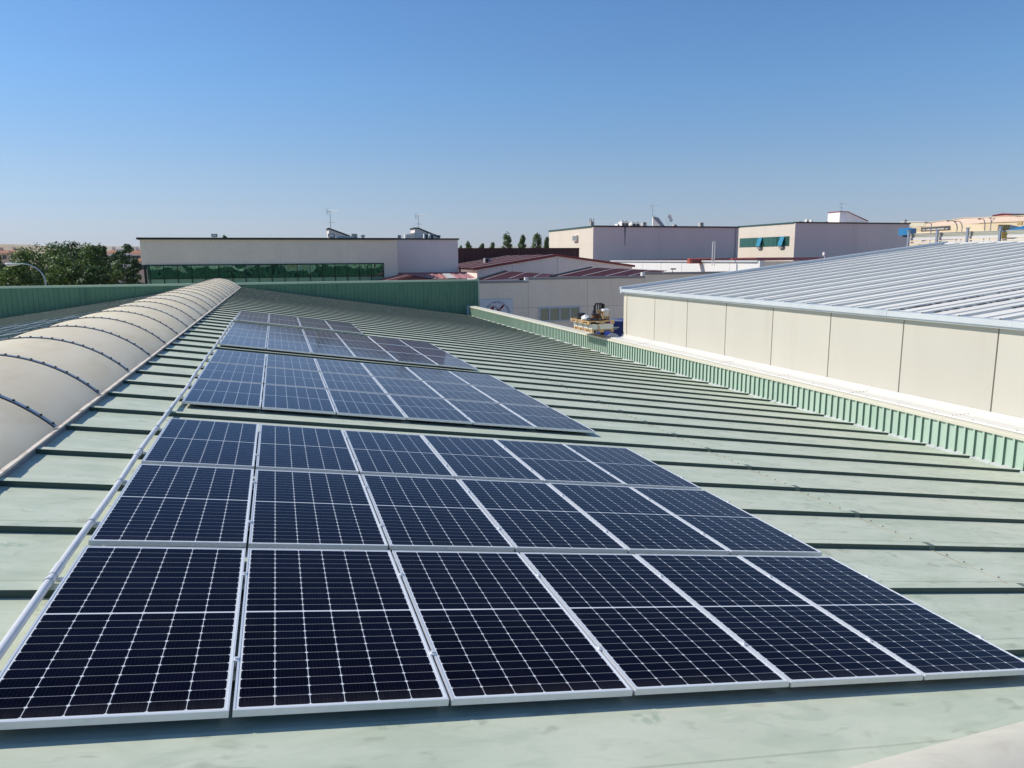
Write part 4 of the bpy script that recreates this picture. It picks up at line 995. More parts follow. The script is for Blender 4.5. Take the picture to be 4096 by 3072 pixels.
for i in range(4): mb.tube([(x - .25, y, z2 + .6 + .2 * i), (x + .3, y, z2 + .6 + .2 * i)], .025, 5)
mb.build('mast', M['steel'], t)
for dx in (-.32, .32): mb = MB(); mb.box(x + dx - .08, x + dx + .08, y - .1, y + .02, z2 + .35, z2 + 1.4); mb.build('panel', M['acwhite'], t)
# stair hood with sloping roof, dishes and antenna
ha = at(2611, 867, 103); hb = at(2671, 867, 103); t = thing('stair_hood', (ha.x + 1, 104, z2), 'concrete stair hood with a steep grey roof on the left grey block', 'stair hood')
hx = [ha.x - .02, hb.x]; zz = ha.z
mb = MB(); mb.prism([(ha.x, 103, z2 - .4), (at(2648, 905, 103).x, 103, z2 - .4), (at(2644, 903, 103).x, 103, z2 + .02), (ha.x + .08, 103, zz)], (0, .25, 0)); mb.build('side_wall', M['whitepaint'], t)
mb = MB(); mb.hexa([(ha.x, 102.95, zz - .1), (hb.x, 106, zz - .1), (hb.x + 1.4, 106, z2), (at(2648, 905, 103).x, 102.95, z2), (ha.x + .05, 102.95, zz + .05), (hb.x, 106, zz + .06), (hb.x + 1.5, 106, z2 + .15), (at(2650, 905, 103).x, 102.95, z2 + .12)]); mb.build('roof', M['capgrey'], t)
mast(ha.x + .1, 103.3, zz - .6, at(2613, 820, 103).z - zz + .6, 'television antenna above the steep concrete stair hood', 0.1, 1)
for (px, py, lb) in ((2678, 866, 'upper pale satellite dish beside the stair hood'), (2683, 879, 'lower grey satellite dish beside the stair hood')):
    x, y, z = on(px, py, 103.5); t = thing('satellite_dish', (x, y, z), lb, 'satellite dish', 'satellite dishes by the stair hood')
    mb = MB(); mb.lathe((x, y, z), [(.02, .1), (.2, .06), (.34, -.03), (.35, -.03), (.2, .08), (.02, .13)], 16, 0, 'y'); mb.build('dish', M['acwhite'] if py < 870 else M['verge'], t, smooth=True)
    mb = MB(); mb.tube([(x, y + .1, z), (x - .3, y + .3, z - .3), (x - .3, y + .3, z - .9)], .03, 6); mb.build('bracket', M['steel'], t)
# right grey block
t3, a3, b3, c3, z3, sw3 = grey_block(3182, 897, 3639, 892, 2956, 910.5, Y2, 'tall grey rendered block with teal windows on its sunlit cream side', (3330, 3480))
w0 = onX(3159, 944.5, a3.x); w1 = onX(3159, 984, a3.x); wl_ = onX(2950, 950, a3.x)
yA, yB = w0.y, c3.y - .4; zA, zB = w0.z, w1.z
mb = MB(); fx = a3.x - .05
mb.box(fx, fx + .06, yA, yB, zA - .08, zA); mb.box(fx, fx + .06, yA, yB, zB, zB + .08); mb.box(fx, fx + .06, yA, yA + .1, zB + .08, zA - .08)
npn = 10
for i in range(1, npn): yy = yA + (yB - yA) * i / npn; mb.box(fx + .002, fx + .06, yy - .03, yy + .03, zB + .08, zA - .08)
wf = mb.build('window', M['capteal'], t3)
for i in range(npn):
    ya, yb = yA + (yB - yA) * i / npn, yA + (yB - yA) * (i + 1) / npn
    mb = MB(); mb.box(fx + .02, fx + .03, ya + .03, yb - .03, zB + .08, zA - .08); mb.build('glass_pane', M['tealglass'], wf)
for px in (3131, 3043):
    ps = onX(px, 948, a3.x); mb = MB(); mb.hexa([(fx - .55, ps.y - .55, zB + .1), (fx - .5, ps.y - .55, zB + .1), (fx - .5, ps.y + .55, zB + .1), (fx - .55, ps.y + .55, zB + .1), (fx - .06, ps.y - .55, zA - .05), (fx - .01, ps.y - .55, zA - .05), (fx - .01, ps.y + .55, zA - .05), (fx - .06, ps.y + .55, zA - .05)]); mb.build('open_sash', M['bluevent'], wf)
    mb = MB(); mb.box(fx - .3, fx + .03, ps.y - .5, ps.y + .5, zB - .35, zB - .1); mb.build('vent_box', M['capgrey'], t3)
tt = turret(3360, 848, 3470, 887, 106, 3.0, 'white wedge-shaped stair turret with red trim on the right grey block', trim='redtrim', flat=0.27)
p = at(3390, 852, 106); mb = MB(); pa, pb = at(3363, 870, 105.95), at(3386, 887, 105.95); mb.box(pa.x, pb.x, 105.96, 105.99, pb.z - .3, at(3363, 853, 105.9).z); mb.build('door', M['signwhite'], tt)
p = at(3364, 850, 106.5); mast(p.x, p.y, p.z - .4, at(3364, 813, 106.5).z - p.z + .4, 'thin television antenna above the red-trimmed turret', 0.0, 1)
x, y, z = on(3202, 890, 104); louvre_vent(x, y, z3 - .1, .45, .62, 'low louvred vent left of the air units on the right grey block', 3)
x, y, z = on(3306, 890, 104); louvre_vent(x, y, z3 - .1, .5, .62, 'low louvred vent between the air units and the red-trimmed turret', 3)
for (px, w_, lb) in ((3232, .55, 'white air unit with a round fan on the right grey block'), (3248, .3, 'slim dark air unit right of the round fan unit')):
    x, y, z = on(px, 890, 103); t = thing('air_unit', (x, y, z3 - .2), lb, 'air conditioner', 'air units on the right grey block')
    mb = MB(); mb.box(x - w_ / 2, x + w_ / 2, y, y + .5, z3 - .2, z3 + .78); mb.build('casing', M['acwhite'], t)
    mb = MB(); mb.lathe((x - w_ * .15, y - .01, z3 + .4), [(w_ * .32, -.01), (w_ * .32, .01)], 14, 0, 'y'); mb.build('fan_grille', M['grille'], t)
x, y, z = on(3622, 885, 102); pipe_vent(x, y, z3 - .1, .16, 1.0, 'tall metal flue at the right end of the right grey block')

# ------------------------------------------------------------------ loaded pallets held up over the parapet by a forklift
_before = set(o.name for o in bpy.data.objects)
PXL, PY, PZ0 = 14.88, 27.4, -1.33
PW2, PD2 = 1.06, 2.09
def pallet(z, label, x0, y0, L, W, h=0.135):
    t = thing('wooden_pallet', (x0 + W / 2, y0 + L / 2, z), label, 'pallet', 'wooden pallets lifted by the forklift')
    mb = MB(); nb = 9
    for i in range(nb): yy = y0 + (L - .11) * i / (nb - 1); mb.box(x0, x0 + W, yy, yy + .11, z + h - .022, z + h)
    mb.build('deck_board', M['wood'], t)
    for xx in (x0, x0 + W / 2 - .05, x0 + W - .1):
        mb = MB(); mb.box(xx, xx + .1, y0, y0 + L, z, z + .02)
        for yy in (y0, y0 + L * .33, y0 + L * .66, y0 + L - .14): mb.box(xx, xx + .1, yy, yy + .14, z + .02, z + h - .044)
        mb.box(xx, xx + .1, y0, y0 + L, z + h - .044, z + h - .022); mb.build('stringer', M['wood'], t)
    return t
pallet(PZ0, 'lower wooden pallet under the strapped stack of white panels', PXL, PY, PD2, PW2, .135)
ms = thing('panel_stack', (PXL + .5, PY + 1, PZ0 + .14), 'strapped stack of new solar panels showing white edges between two pallets', 'panel stack')
mb = MB()
for i in range(6): mb.box(PXL + .01, PXL + PW2 - .01, PY + .01, PY + PD2 - .01, PZ0 + .14 + i * .036, PZ0 + .14 + i * .036 + .034)
mb.build('panels', M['modside'], ms)
for yy in (.5, 1.1, 1.75):
    mb = MB(); mb.hexa([(PXL - .012, PY + yy - .25, PZ0 - .0), (PXL - .006, PY + yy - .25, PZ0), (PXL - .006, PY + yy - .19, PZ0), (PXL - .012, PY + yy - .19, PZ0), (PXL - .012, PY + yy, PZ0 + .42), (PXL - .006, PY + yy, PZ0 + .42), (PXL - .006, PY + yy + .06, PZ0 + .42), (PXL - .012, PY + yy + .06, PZ0 + .42)]); mb.build('strap', M['strap'], ms)
mb = MB(); mb.hexa([(PXL + .38, PY - .012, PZ0 + .0), (PXL + .44, PY - .012, PZ0 + .0), (PXL + .44, PY - .006, PZ0), (PXL + .38, PY - .006, PZ0), (PXL + .26, PY - .012, PZ0 + .36), (PXL + .32, PY - .012, PZ0 + .36), (PXL + .32, PY - .006, PZ0 + .36), (PXL + .26, PY - .006, PZ0 + .36)]); mb.build('strap', M['strap'], ms)
PZ1 = PZ0 + .37
pallet(PZ1, 'upper wooden pallet carrying cable reels and a cardboard box', PXL - .16, PY - .02, 2.12, 1.24, .13)
TOP = PZ1 + .132
def reel(x, y, label, cm):
    t = thing('cable_reel', (x, y, TOP), label, 'cable reel', 'cable reels on the upper pallet')
    mb = MB(); mb.lathe((x, y, TOP), [(.19, .0), (.19, .02), (.12, .02)], 18); mb.lathe((x, y, TOP), [(.12, .24), (.21, .24), (.22, .26), (.20, .275), (.05, .275)], 18); mb.build('flange', M['black'], t)
    mb = MB(); mb.lathe((x, y, TOP), [(.16, .02), (.175, .06), (.165, .1), (.175, .15), (.165, .2), (.17, .24)], 18); mb.build('winding', M[cm], t)
reel(14.98, 28.9, 'black cable reel at the back left of the upper pallet', 'cable'); reel(15.42, 28.2, 'black reel wound with orange-brown cable beside the cardboard box', 'orangecable')
def lump(name, label, cat, x, y, sx_, sy_, sz_, mat, seed):
    rr = random.Random(seed); mb = MB(); nu, nv = 14, 9
    for i in range(nv + 1):
        for j in range(nu):
            th, ph_ = math.pi / 2 * i / nv, 2 * math.pi * j / nu; k_ = 1 + rr.uniform(-.16, .16)
            mb.v.append((x + sx_ * k_ * math.cos(th) * math.cos(ph_), y + sy_ * k_ * math.cos(th) * math.sin(ph_), TOP + .002 + sz_ * k_ * math.sin(th)))
    for i in range(nv):
        for j in range(nu): l = (j + 1) % nu; mb.f.append((i * nu + j, i * nu + l, (i + 1) * nu + l, (i + 1) * nu + j)); mb.m.append(0)
    return tag(mb.build(name, mat, smooth=False), label, cat)
lump('plastic_bag', 'crumpled white plastic bag on the upper pallet', 'bag', 14.98, 28.35, .2, .28, .2, M['bag'], 1)
lump('bin_bag', 'flat black plastic sack in front of the reels', 'bag', 15.12, 27.85, .3, .3, .11, M['cable'], 2)
cbx = thing('cardboard_box', (15.74, 27.9, TOP), 'tall open cardboard box with printed label on the upper pallet', 'box')
mb = MB(); mb.box(15.60, 15.87, 27.72, 28.02, TOP, TOP + .42); mb.hexa([(15.36, 27.9, TOP + .28), (15.6, 27.9, TOP + .30), (15.6, 27.92, TOP + .30), (15.36, 27.92, TOP + .28), (15.34, 27.9, TOP + .47), (15.6, 27.9, TOP + .46), (15.6, 27.92, TOP + .46), (15.34, 27.92, TOP + .47)]); mb.build('carton', M['card'], cbx)
mb = MB(); mb.box(15.62, 15.85, 27.715, 27.72, TOP + .18, TOP + .40); mb.build('label_sheet', M['cardlabel'], cbx)
rr = random.Random(9); mb = MB()
for i in range(9):
    a = Vector((15.64 + rr.uniform(0, .2), 27.78 + rr.uniform(0, .2), TOP + .40)); mb.hexa([a + Vector(q) * .09 for q in ((-1, -1, 0), (1, -1, 0.2), (1, 1, 0), (-1, 1, .1), (-.6, -.7, 1.1), (.8, -.6, .8), (.6, .7, 1.2), (-.7, .8, .9))])
mb.build('packing_paper', M['bag'], cbx)
for i, (xa, ya, L, lb) in enumerate(((15.85, 27.6, .55, 'short white pipe lying across the upper pallet edge'), (16.0, 27.75, .35, 'white pipe end poking out past the stacked panels'))):
    z = TOP + .03 if i == 0 else PZ0 + .16; mb = MB(); mb.tube([(xa, ya, z), (xa + L, ya - .05, z - .05 * (1 - i))], .028, 8); tag(mb.build('pipe_offcut', M['pvc']), lb, 'pipe')
cc = thing('loose_cables', (15.3, 27.65, TOP), 'tangle of loose black cables at the near edge of the upper pallet', 'cables'); mb = MB(); rr = random.Random(2)
for i in range(9):
    x, y = 15.0 + rr.random() * .6, 27.45 + rr.random() * .3
    mb.tube([(x + .12 * math.cos(q), y + .09 * math.sin(q), TOP + .015 + .02 * (i % 3)) for q in [j * .6 for j in range(11)]], .010, 5)
mb.build('cable_coil', M['cable'], cc)
fk = thing('forklift', (16.3, 29, GZ), 'black forklift mast and load guard rising behind the pallets', 'forklift')
mb = MB(); x0_, x1_ = 15.98, 16.40
for xx in (15.99, 16.10, 16.21, 16.32): mb.box(xx, xx + .035, 29.56, 29.62, TOP - .05, TOP + .62)
mb.tube([(15.95, 29.59, TOP - .05), (15.95, 29.59, TOP + .56), (15.99, 29.59, TOP + .62), (16.36, 29.59, TOP + .62), (16.41, 29.59, TOP + .56), (16.41, 29.59, TOP - .05)], .035, 8); mb.build('load_guard', M['black'], fk)
mb = MB(); mb.box(16.36, 16.52, 29.65, 29.8, GZ + .3, TOP + .6); mb.box(15.96, 16.08, 29.65, 29.8, GZ + .3, TOP + .3); mb.box(16.0, 16.5, 29.66, 29.74, TOP - .35, TOP - .2); mb.box(15.95, 16.45, 29.60, 29.66, PZ0 - .1, TOP); mb.build('mast', M['black'], fk)
mb = MB()
for xx in (15.95, 16.3): mb.box(xx, xx + .1, 29.5, 29.6, PZ0 - .1, PZ0 + .4)
for yy in (28.0, 29.0): mb.box(15.0, 16.4, yy, yy + .12, PZ0 + .03, PZ0 + .075)
mb.build('fork', M['steel'], fk)
mb = MB(); mb.box(16.3, 17.5, 28.9, 31.2, GZ + .5, GZ + 1.5); mb.box(16.5, 17.4, 30.2, 31.2, GZ + 1.5, GZ + 1.9)
for (xx, yy) in ((16.25, 29.2), (17.45, 29.2), (16.25, 30.8), (17.45, 30.8)): mb.lathe((xx, yy, GZ + .42), [(.42, -.14), (.42, .14)], 16, 0, 'x')
mb.build('body', M['steel'], fk)
for o in bpy.data.objects:                    # the load hangs out past the parapet, above the green roof
    if o.name not in _before and o.parent is None: o.location = Vector(o.location) + Vector((-0.38, -0.87, 0))
lorry = thing('blue_container', (18.6, 41, GZ), 'dark blue tarpaulin-sided trailer parked between the buildings', 'trailer')
q0 = at(2447, 1288, 41); q1 = at(2530, 1286, 41)
mb = MB(); mb.box(q0.x, q1.x + 3.5, 41, 43.4, GZ + 1.0, q0.z); mb.build('body', M['blue'], lorry)
mb = MB(); 
for q in range(14): x = q0.x + .1 + q * .33; mb.box(x, x + .06, 40.97, 41.0, GZ + 1.1, q0.z - .1)
zz = at(2480, 1317, 41).z; mb.box(q0.x, q1.x + 3.4, 40.955, 41.0, zz - .12, zz); mb.build('side_rail', M['blue'], lorry)
mb = MB(); cz_ = at(2450, 1350, 41); mb.lathe((cz_.x, 40.94, cz_.z - .25), [(.55, -.012), (.55, .012)], 30, 0, 'y'); mb.build('round_emblem', M['signwhite'], lorry)
mb = MB(); mb.box(q0.x, q1.x + 3.5, 41.1, 43.3, GZ + .8, GZ + 1.0)
for xx in (q0.x + .7, q1.x + 1.6, q1.x + 2.8): mb.lathe((xx, 41.2, GZ + .5), [(.5, -.15), (.5, .15)], 18, 0, 'y')
mb.build('wheel', M['black'], lorry)

# ------------------------------------------------------------------ storage rack with blue bundles, far right
s4 = .46293
Z4 = lambda x, y, Y: at(3072 + x * s4, 780 + y * s4, Y)
YRK = 60.0
def YK(zx): return 70 - (zx - 1216) * 0.0155
def Z6(zx, zy, dy=0): return Z4(zx, zy, YK(zx) + dy)
rk = thing('storage_rack', (72, YRK, GZ), 'steel storage rack loaded with pale insulated roof sheets behind the ribbed metal roof', 'storage rack')
posts = [(1219, 312), (1465, 302), (1728, 287), (2010, 277), (2300, 262)]
for (zx, zy) in posts:
    p = Z6(zx, zy, -.3); mb = MB(); mb.box(p.x - .10, p.x + .10, p.y - .12, p.y + .12, GZ, p.z); mb.box(p.x - .17, p.x + .17, p.y - .2, p.y + .2, p.z, p.z + .07); mb.build('post', M['bar'], rk)
for i in range(4):
    za, zb = posts[i][0] + 9, posts[i + 1][0] - 7
    top = (338, 328, 318, 312, 300); bot = (383, 374, 366, 359, 352)
    mb = MB(); n = 9
    for j in range(n):
        f0, f1 = j / n, (j + .86) / n; e = Vector((1.6, .5, 0)); o_ = Vector((.05 * (j % 2), 0, 0))
        P = lambda zx, k_, f: Z6(zx, bot[k_] + (top[k_] - 5 - bot[k_]) * f)
        a, b, c, d_ = P(za, i, f0), P(zb, i + 1, f0), P(za, i, f1), P(zb, i + 1, f1)
        mb.hexa([a + o_, b + o_, b + e, a + e, c + o_, d_ + o_, d_ + e, c + e])
    mb.build('sheet_stack', M['racksheet'], rk)
    for (y0_, y1_, nm) in ((372, 394, 'beam'), (406, 418, 'beam')):
        a, b, c, d_ = Z6(za - 6, y1_ - 8 * i, -.1), Z6(zb + 6, y1_ - 8 * (i + 1), -.1), Z6(za - 6, y0_ - 8 * i, -.1), Z6(zb + 6, y0_ - 8 * (i + 1), -.1)
        e = Vector((.2, .1, 0)); mb = MB(); mb.hexa([a, b, b + e, a + e, c, d_, d_ + e, c + e]); mb.build(nm, M['whitepaint'], rk)
    a, b = Z6(za, 430, 1), Z6(zb, 420, 1); mb = MB(); e = Vector((1.5, .6, 0)); lo = Vector((0, 0, -2)); mb.hexa([a + lo, b + lo, b + lo + e, a + lo + e, a, b, b + e, a + e]); mb.build('pallet_load', M['palegreen'], rk)
def bundle(p, q, Y0, Y1, h, label):
    t = thing('blue_bundle', ((p.x + q.x) / 2, (Y0 + Y1) / 2, min(p.z, q.z) - h), label, 'bundle', 'blue wrapped sheet bundles')
    T = [(p.x, Y0, p.z - h), (p.x + 1.6, Y0 - .2, p.z - h), (q.x + 1.6, Y1 - .2, q.z - h), (q.x, Y1, q.z - h)]
    mb = MB(); mb.hexa(T + [(a, b, c + h) for a, b, c in T]); mb.build('wrap', M['bluewrap'], t)
    mb = MB()
    for i in range(5): z_ = p.z - h + h * (i + .1) / 5; mb.hexa([(p.x + .02, Y0 - .06, z_), (p.x + 1.58, Y0 - .27, z_), (p.x + 1.58, Y0 - .2, z_), (p.x + .02, Y0 - .0, z_), (p.x + .02, Y0 - .06, z_ + h / 6.5), (p.x + 1.58, Y0 - .27, z_ + h / 6.5), (p.x + 1.58, Y0 - .2, z_ + h / 6.5), (p.x + .02, Y0, z_ + h / 6.5)])
    mb.build('foam_end', M['foam'], t)
p = Z4(1228, 298, 71); t = thing('blue_bundle', (p.x + 1, 62, p.z - 1), 'blue wrapped bundle of sheets at the left end of the rack', 'bundle', 'blue wrapped sheet bundles')
q = Z4(1300, 288, 71.5); mb = MB(); mb.hexa([(p.x - .8, 70.5, p.z - .7), (q.x - .2, 71.6, q.z - .7), (q.x, 73, q.z - .7), (p.x - .8, 72, p.z - .7), (p.x - .8, 70.5, p.z), (q.x - .2, 71.6, q.z), (q.x, 73, q.z + .15), (p.x - .8, 72, p.z + .15)]); mb.build('wrap', M['bluewrap'], t)
mb = MB(); mb.box(p.x - .6, p.x + .4, 70.7, 71.5, p.z - .9, p.z - .71); mb.box(q.x - 1.0, q.x - .3, 71.7, 72.5, q.z - .9, q.z - .71); mb.build('bearer', M['black'], t)
bundle(Z4(2018, 316, 57), Z4(2300, 240, 64), 57, 64, .75, 'long blue wrapped bundle sloping up past the last rack post')
bundle(Z4(1988, 256, 64), Z4(2120, 280, 75), 64, 75, 1.0, 'blue bundle with yellow foam ends stacked above the rack')

# ------------------------------------------------------------------ far cream and peach halls, the butcher's sign, street lamps
def YH(zx, off=0): return 162 - (zx - 1220) * 0.046 + off
def Z5(zx, zy, off=0): return Z4(zx, zy, YH(zx, off))
def hall(name, pts, off, depth, mat, label, cap=None):
    v = [Z5(x, y, off) for x, y in pts]; t = thing(name, ((v[0].x + v[-1].x) / 2, (v[0].y + v[-1].y) / 2, GZ), label, 'building')
    mb = MB(); mb.prism([(v[0].x, v[0].y, GZ), (v[-1].x, v[-1].y, GZ)] + [tuple(q) for q in reversed(v)], (depth, 0, 0)); mb.build('wall', M[mat], t)
    mb = MB()
    for a, b in zip(v[:-1], v[1:]):
        U = [a + Vector((-.2, 0, .01)), b + Vector((-.2, 0, .01)), b + Vector((depth, 0, .01)), a + Vector((depth, 0, .01))]
        mb.hexa(U + [q + Vector((0, 0, .16)) for q in U])
    mb.build('roof', M[cap or 'sand'], t); return t
fh = hall('pale_hall', [(1150, 232), (1420, 236)], 40, 25, 'palegreen', 'pale greenish hall at the far left of the distant cream buildings', 'whitepaint')
mb = MB()
for (x0z, x1z, yz) in ((1225, 1262, 273), (1290, 1335, 270)):
    p = Z5(x0z, yz, 39.5); q = Z5(x1z, yz, 39.5); h_ = Vector((0, 0, -.55)); e = Vector((.2, 0, 0)); mb.hexa([p + h_, q + h_, q + h_ + e, p + h_ + e, p, q, q + e, p + e])
mb.build('window', M['signgrey'], fh)
hall('peach_hall', [(1352, 252), (1420, 238), (1500, 227), (1560, 222), (1700, 200), (1790, 200), (1900, 195), (1990, 188), (2060, 183), (2150, 185), (2400, 160)], 20, 30, 'peach', 'long peach hall with an undulating roofline on the far right skyline')
hall('sand_hall', [(1220, 283), (1340, 272), (1575, 262), (1835, 247), (1840, 243), (2300, 225)], 0, 12, 'sand', 'sand coloured low hall in front of the peach hall')
rh = hall('red_roof_hall', [(1940, 186), (1945, 178), (2025, 163), (2100, 171), (2106, 181)], 60, 20, 'redtrim', 'small red-gabled roof peeking over the peach hall', 'redtrim')
hall('dark_roof_block', [(2107, 170), (2400, 163)], 58, 20, 'signgrey', 'dark flat roof block beside the red gable on the skyline', 'signgrey')
def wall_text(mb, body, p, q, z0, h, frac, cen, shear=0.0, out=0.06, mi=0, bold=0.0):
    me = text_mesh(body, 1.0, .01, shear, 'LEFT', bold); xs = [v.co.x for v in me.vertices]; x0_, x1_ = min(xs), max(xs)
    u = q - p; L = Vector((u.x, u.y)).length; nrm = Vector((u.y, -u.x, 0)).normalized()
    if nrm.x > 0: nrm = -nrm
    i0 = len(mb.v)
    for v in me.vertices:
        t = cen - frac / 2 + frac * (v.co.x - x0_) / (x1_ - x0_)
        c = p + u * t; c = Vector((c.x, c.y, p.z + u.z * t + z0 + v.co.y * h)) + nrm * (out + v.co.z)
        mb.v.append(tuple(c))
    for f in me.polygons: mb.f.append(tuple(i0 + k for k in f.vertices)); mb.m.append(mi)
    bpy.data.meshes.remove(me)
def board(p, q, p2, q2, name, mat, t, th=.25):
    e = Vector((th, 0, 0)); mb = MB(); mb.hexa([p2, q2, q2 + e, p2 + e, p, q, q + e, p + e]); return mb.build(name, mat, t)
sg2 = thing('shop_sign', Z5(1448, 318, -5), 'long dark grey shop sign with white script lettering and two oval emblems', 'sign')
p = Z5(1325, 281, -5); q = Z5(1571, 265, -5); p2 = Z5(1325, 318, -5); q2 = Z5(1571, 305, -5); HB = p.z - p2.z
board(p, q, p2, q2, 'board', M['signgrey'], sg2)
mb = MB()
wall_text(mb, 'Cárnicas Santos', p2, q2, HB * .34, HB * .80, .62, .5, .3, bold=.03)
mb.build('lettering', M['whitepaint'], sg2)
mb = MB(); wall_text(mb, 'FÁBRICA, SALA DE DESPIECE Y EMBUTIDOS', p2, q2, HB * .08, HB * .22, .78, .5); mb.build('small_lettering', M['gold'], sg2)
for tc_ in (.09, .89):
    mb = MB(); u = q2 - p2; c_ = p2 + u * tc_ + Vector((-.06, 0, HB * .62)); uu = Vector((u.x, u.y, 0)).normalized()
    def el(r1, r2, an): return c_ + uu * (r1 * math.cos(an)) * 1.7 + Vector((0, 0, r2 * math.sin(an)))
    for i in range(24):
        t0, t1 = 2 * math.pi * i / 24, 2 * math.pi * (i + 1) / 24
        mb.prism([el(.40, .32, t0), el(.40, .32, t1), el(.24, .17, t1), el(.24, .17, t0)], (.03, 0, 0))
    mb.build('emblem', M['whitepaint'], sg2)
    mb = MB(); mb.prism([el(.2, .06, 2 * math.pi * i / 12) for i in range(12)], (.03, 0, 0)); mb.build('emblem_mark', M['gold'], sg2)
sg3 = thing('orange_sign', Z5(1306, 302, -5), 'cropped sign with the orange letters MA left of the dark shop sign', 'sign')
p = Z5(1240, 280, -5); q = Z5(1322, 275, -5); p2 = Z5(1240, 322, -5); q2 = Z5(1322, 318, -5); board(p, q, p2, q2, 'board', M['sand'], sg3)
mb = MB(); wall_text(mb, 'MA', p2, q2, .4, 1.35, .28, .84); mb.build('lettering', M['orangeletter'], sg3)
sg4 = thing('yellow_sign', Z5(2174, 260, -5), 'small pale yellow notice high on the sand coloured hall', 'sign')
p = Z5(2152, 239, -5); q = Z5(2196, 236, -5); p2 = Z5(2152, 262, -5); q2 = Z5(2196, 259, -5); board(p, q, p2, q2, 'board', paint('yellow_board', (.62, .50, .22), .6), sg4)
for i in range(3):
    a = p.lerp(p2, .2 + .28 * i); b = q.lerp(q2, .2 + .28 * i); c = p.lerp(p2, .32 + .28 * i); d_ = q.lerp(q2, .32 + .28 * i); e = Vector((-.05, 0, 0)); board(a + e, b + e, c + e, d_ + e, 'text_line', M['gold'], sg4, .04)
def lamp(base, top, head, label, r=.07, headlen=1.1, group='curved street lamps', mat='steel'):
    t = thing('street_lamp', (base.x, base.y, GZ), label, 'street lamp', group)
    path = [Vector((base.x, base.y, GZ)), Vector((base.x, base.y, base.z - (top.z - base.z) * .5)), base]
    for i in range(1, 11):
        a = math.pi / 2 * i / 10; path.append(Vector((base.x + (top.x - base.x) * (1 - math.cos(a)), base.y, base.z + (top.z - base.z) * math.sin(a))))
    mb = MB(); mb.tube(path, [r * (1.25 - .6 * i / (len(path) - 1)) for i in range(len(path))], 8); mb.build('pole', M[mat], t, smooth=True)
    d = 1 if head.x > top.x else -1; mb = MB(); L = headlen; i0 = len(mb.v); n = 12
    prof = [(0, .05, .04), (.12, .11, .07), (.4, .17, .12), (.75, .17, .17), (.93, .12, .12), (1.0, .03, .02)]
    for (u, wv, hv) in prof:
        for j in range(n):
            an = 2 * math.pi * j / n; z_ = math.sin(an); mb.v.append((top.x + d * u * L, top.y + wv * math.cos(an), top.z + (z_ * hv * (.45 if z_ > 0 else 1.2))))
    for q in range(len(prof) - 1):
        for j in range(n): l = (j + 1) % n; mb.f.append((i0 + q * n + j, i0 + q * n + l, i0 + (q + 1) * n + l, i0 + (q + 1) * n + j)); mb.m.append(0)
    mb.build('lamp_head', M['acwhite'] if mat == 'verge' else M['steel'], t, smooth=True)
lamp(at(182, 1128, 58), at(84, 1055, 58), at(34, 1052, 58), 'grey curved street lamp in front of the dense trees on the left', .045, 1.0, None, 'verge')
for (bx, by, tx, ty, Yl, lb) in ((1634, 290, 1585, 222, 108, 'largest curved street lamp, just right of the dark shop sign'), (1677, 285, 1642, 226, 116, 'curved street lamp second to the right of the dark shop sign'), (1873, 285, 1855, 205, 112, 'curved street lamp before the peach hall'), (1412, 262, 1392, 235, 117, 'small curved street lamp above the left end of the dark shop sign')):
    b_ = Z4(bx, by, Yl); t_ = Z4(tx, ty, Yl); lamp(b_, t_, Vector((t_.x - 1, 0, 0)), lb, .085, 1.2)
t = thing('street_lamp', Z4(1930, 290, 112), 'straight street lamp with two raised heads before the peach hall', 'street lamp'); p = Z4(1930, 215, 112)
mb = MB(); mb.tube([(p.x, 112, GZ), (p.x, 112, p.z)], .08, 6); mb.tube([(p.x, 112, p.z - .8), (p.x + .5, 112, p.z + .1)], .05, 6); mb.tube([(p.x, 112, p.z - .8), (p.x - .15, 112, p.z + .25)], .05, 6); mb.build('pole', M['steel'], t)
for dx, dz in ((.6, .2), (-.35, .3)): mb = MB(); mb.lathe((p.x + dx, 112, p.z + dz), [(.08, -.1), (.3, 0), (.2, .14)], 10); mb.build('lamp_head', M['steel'], t)

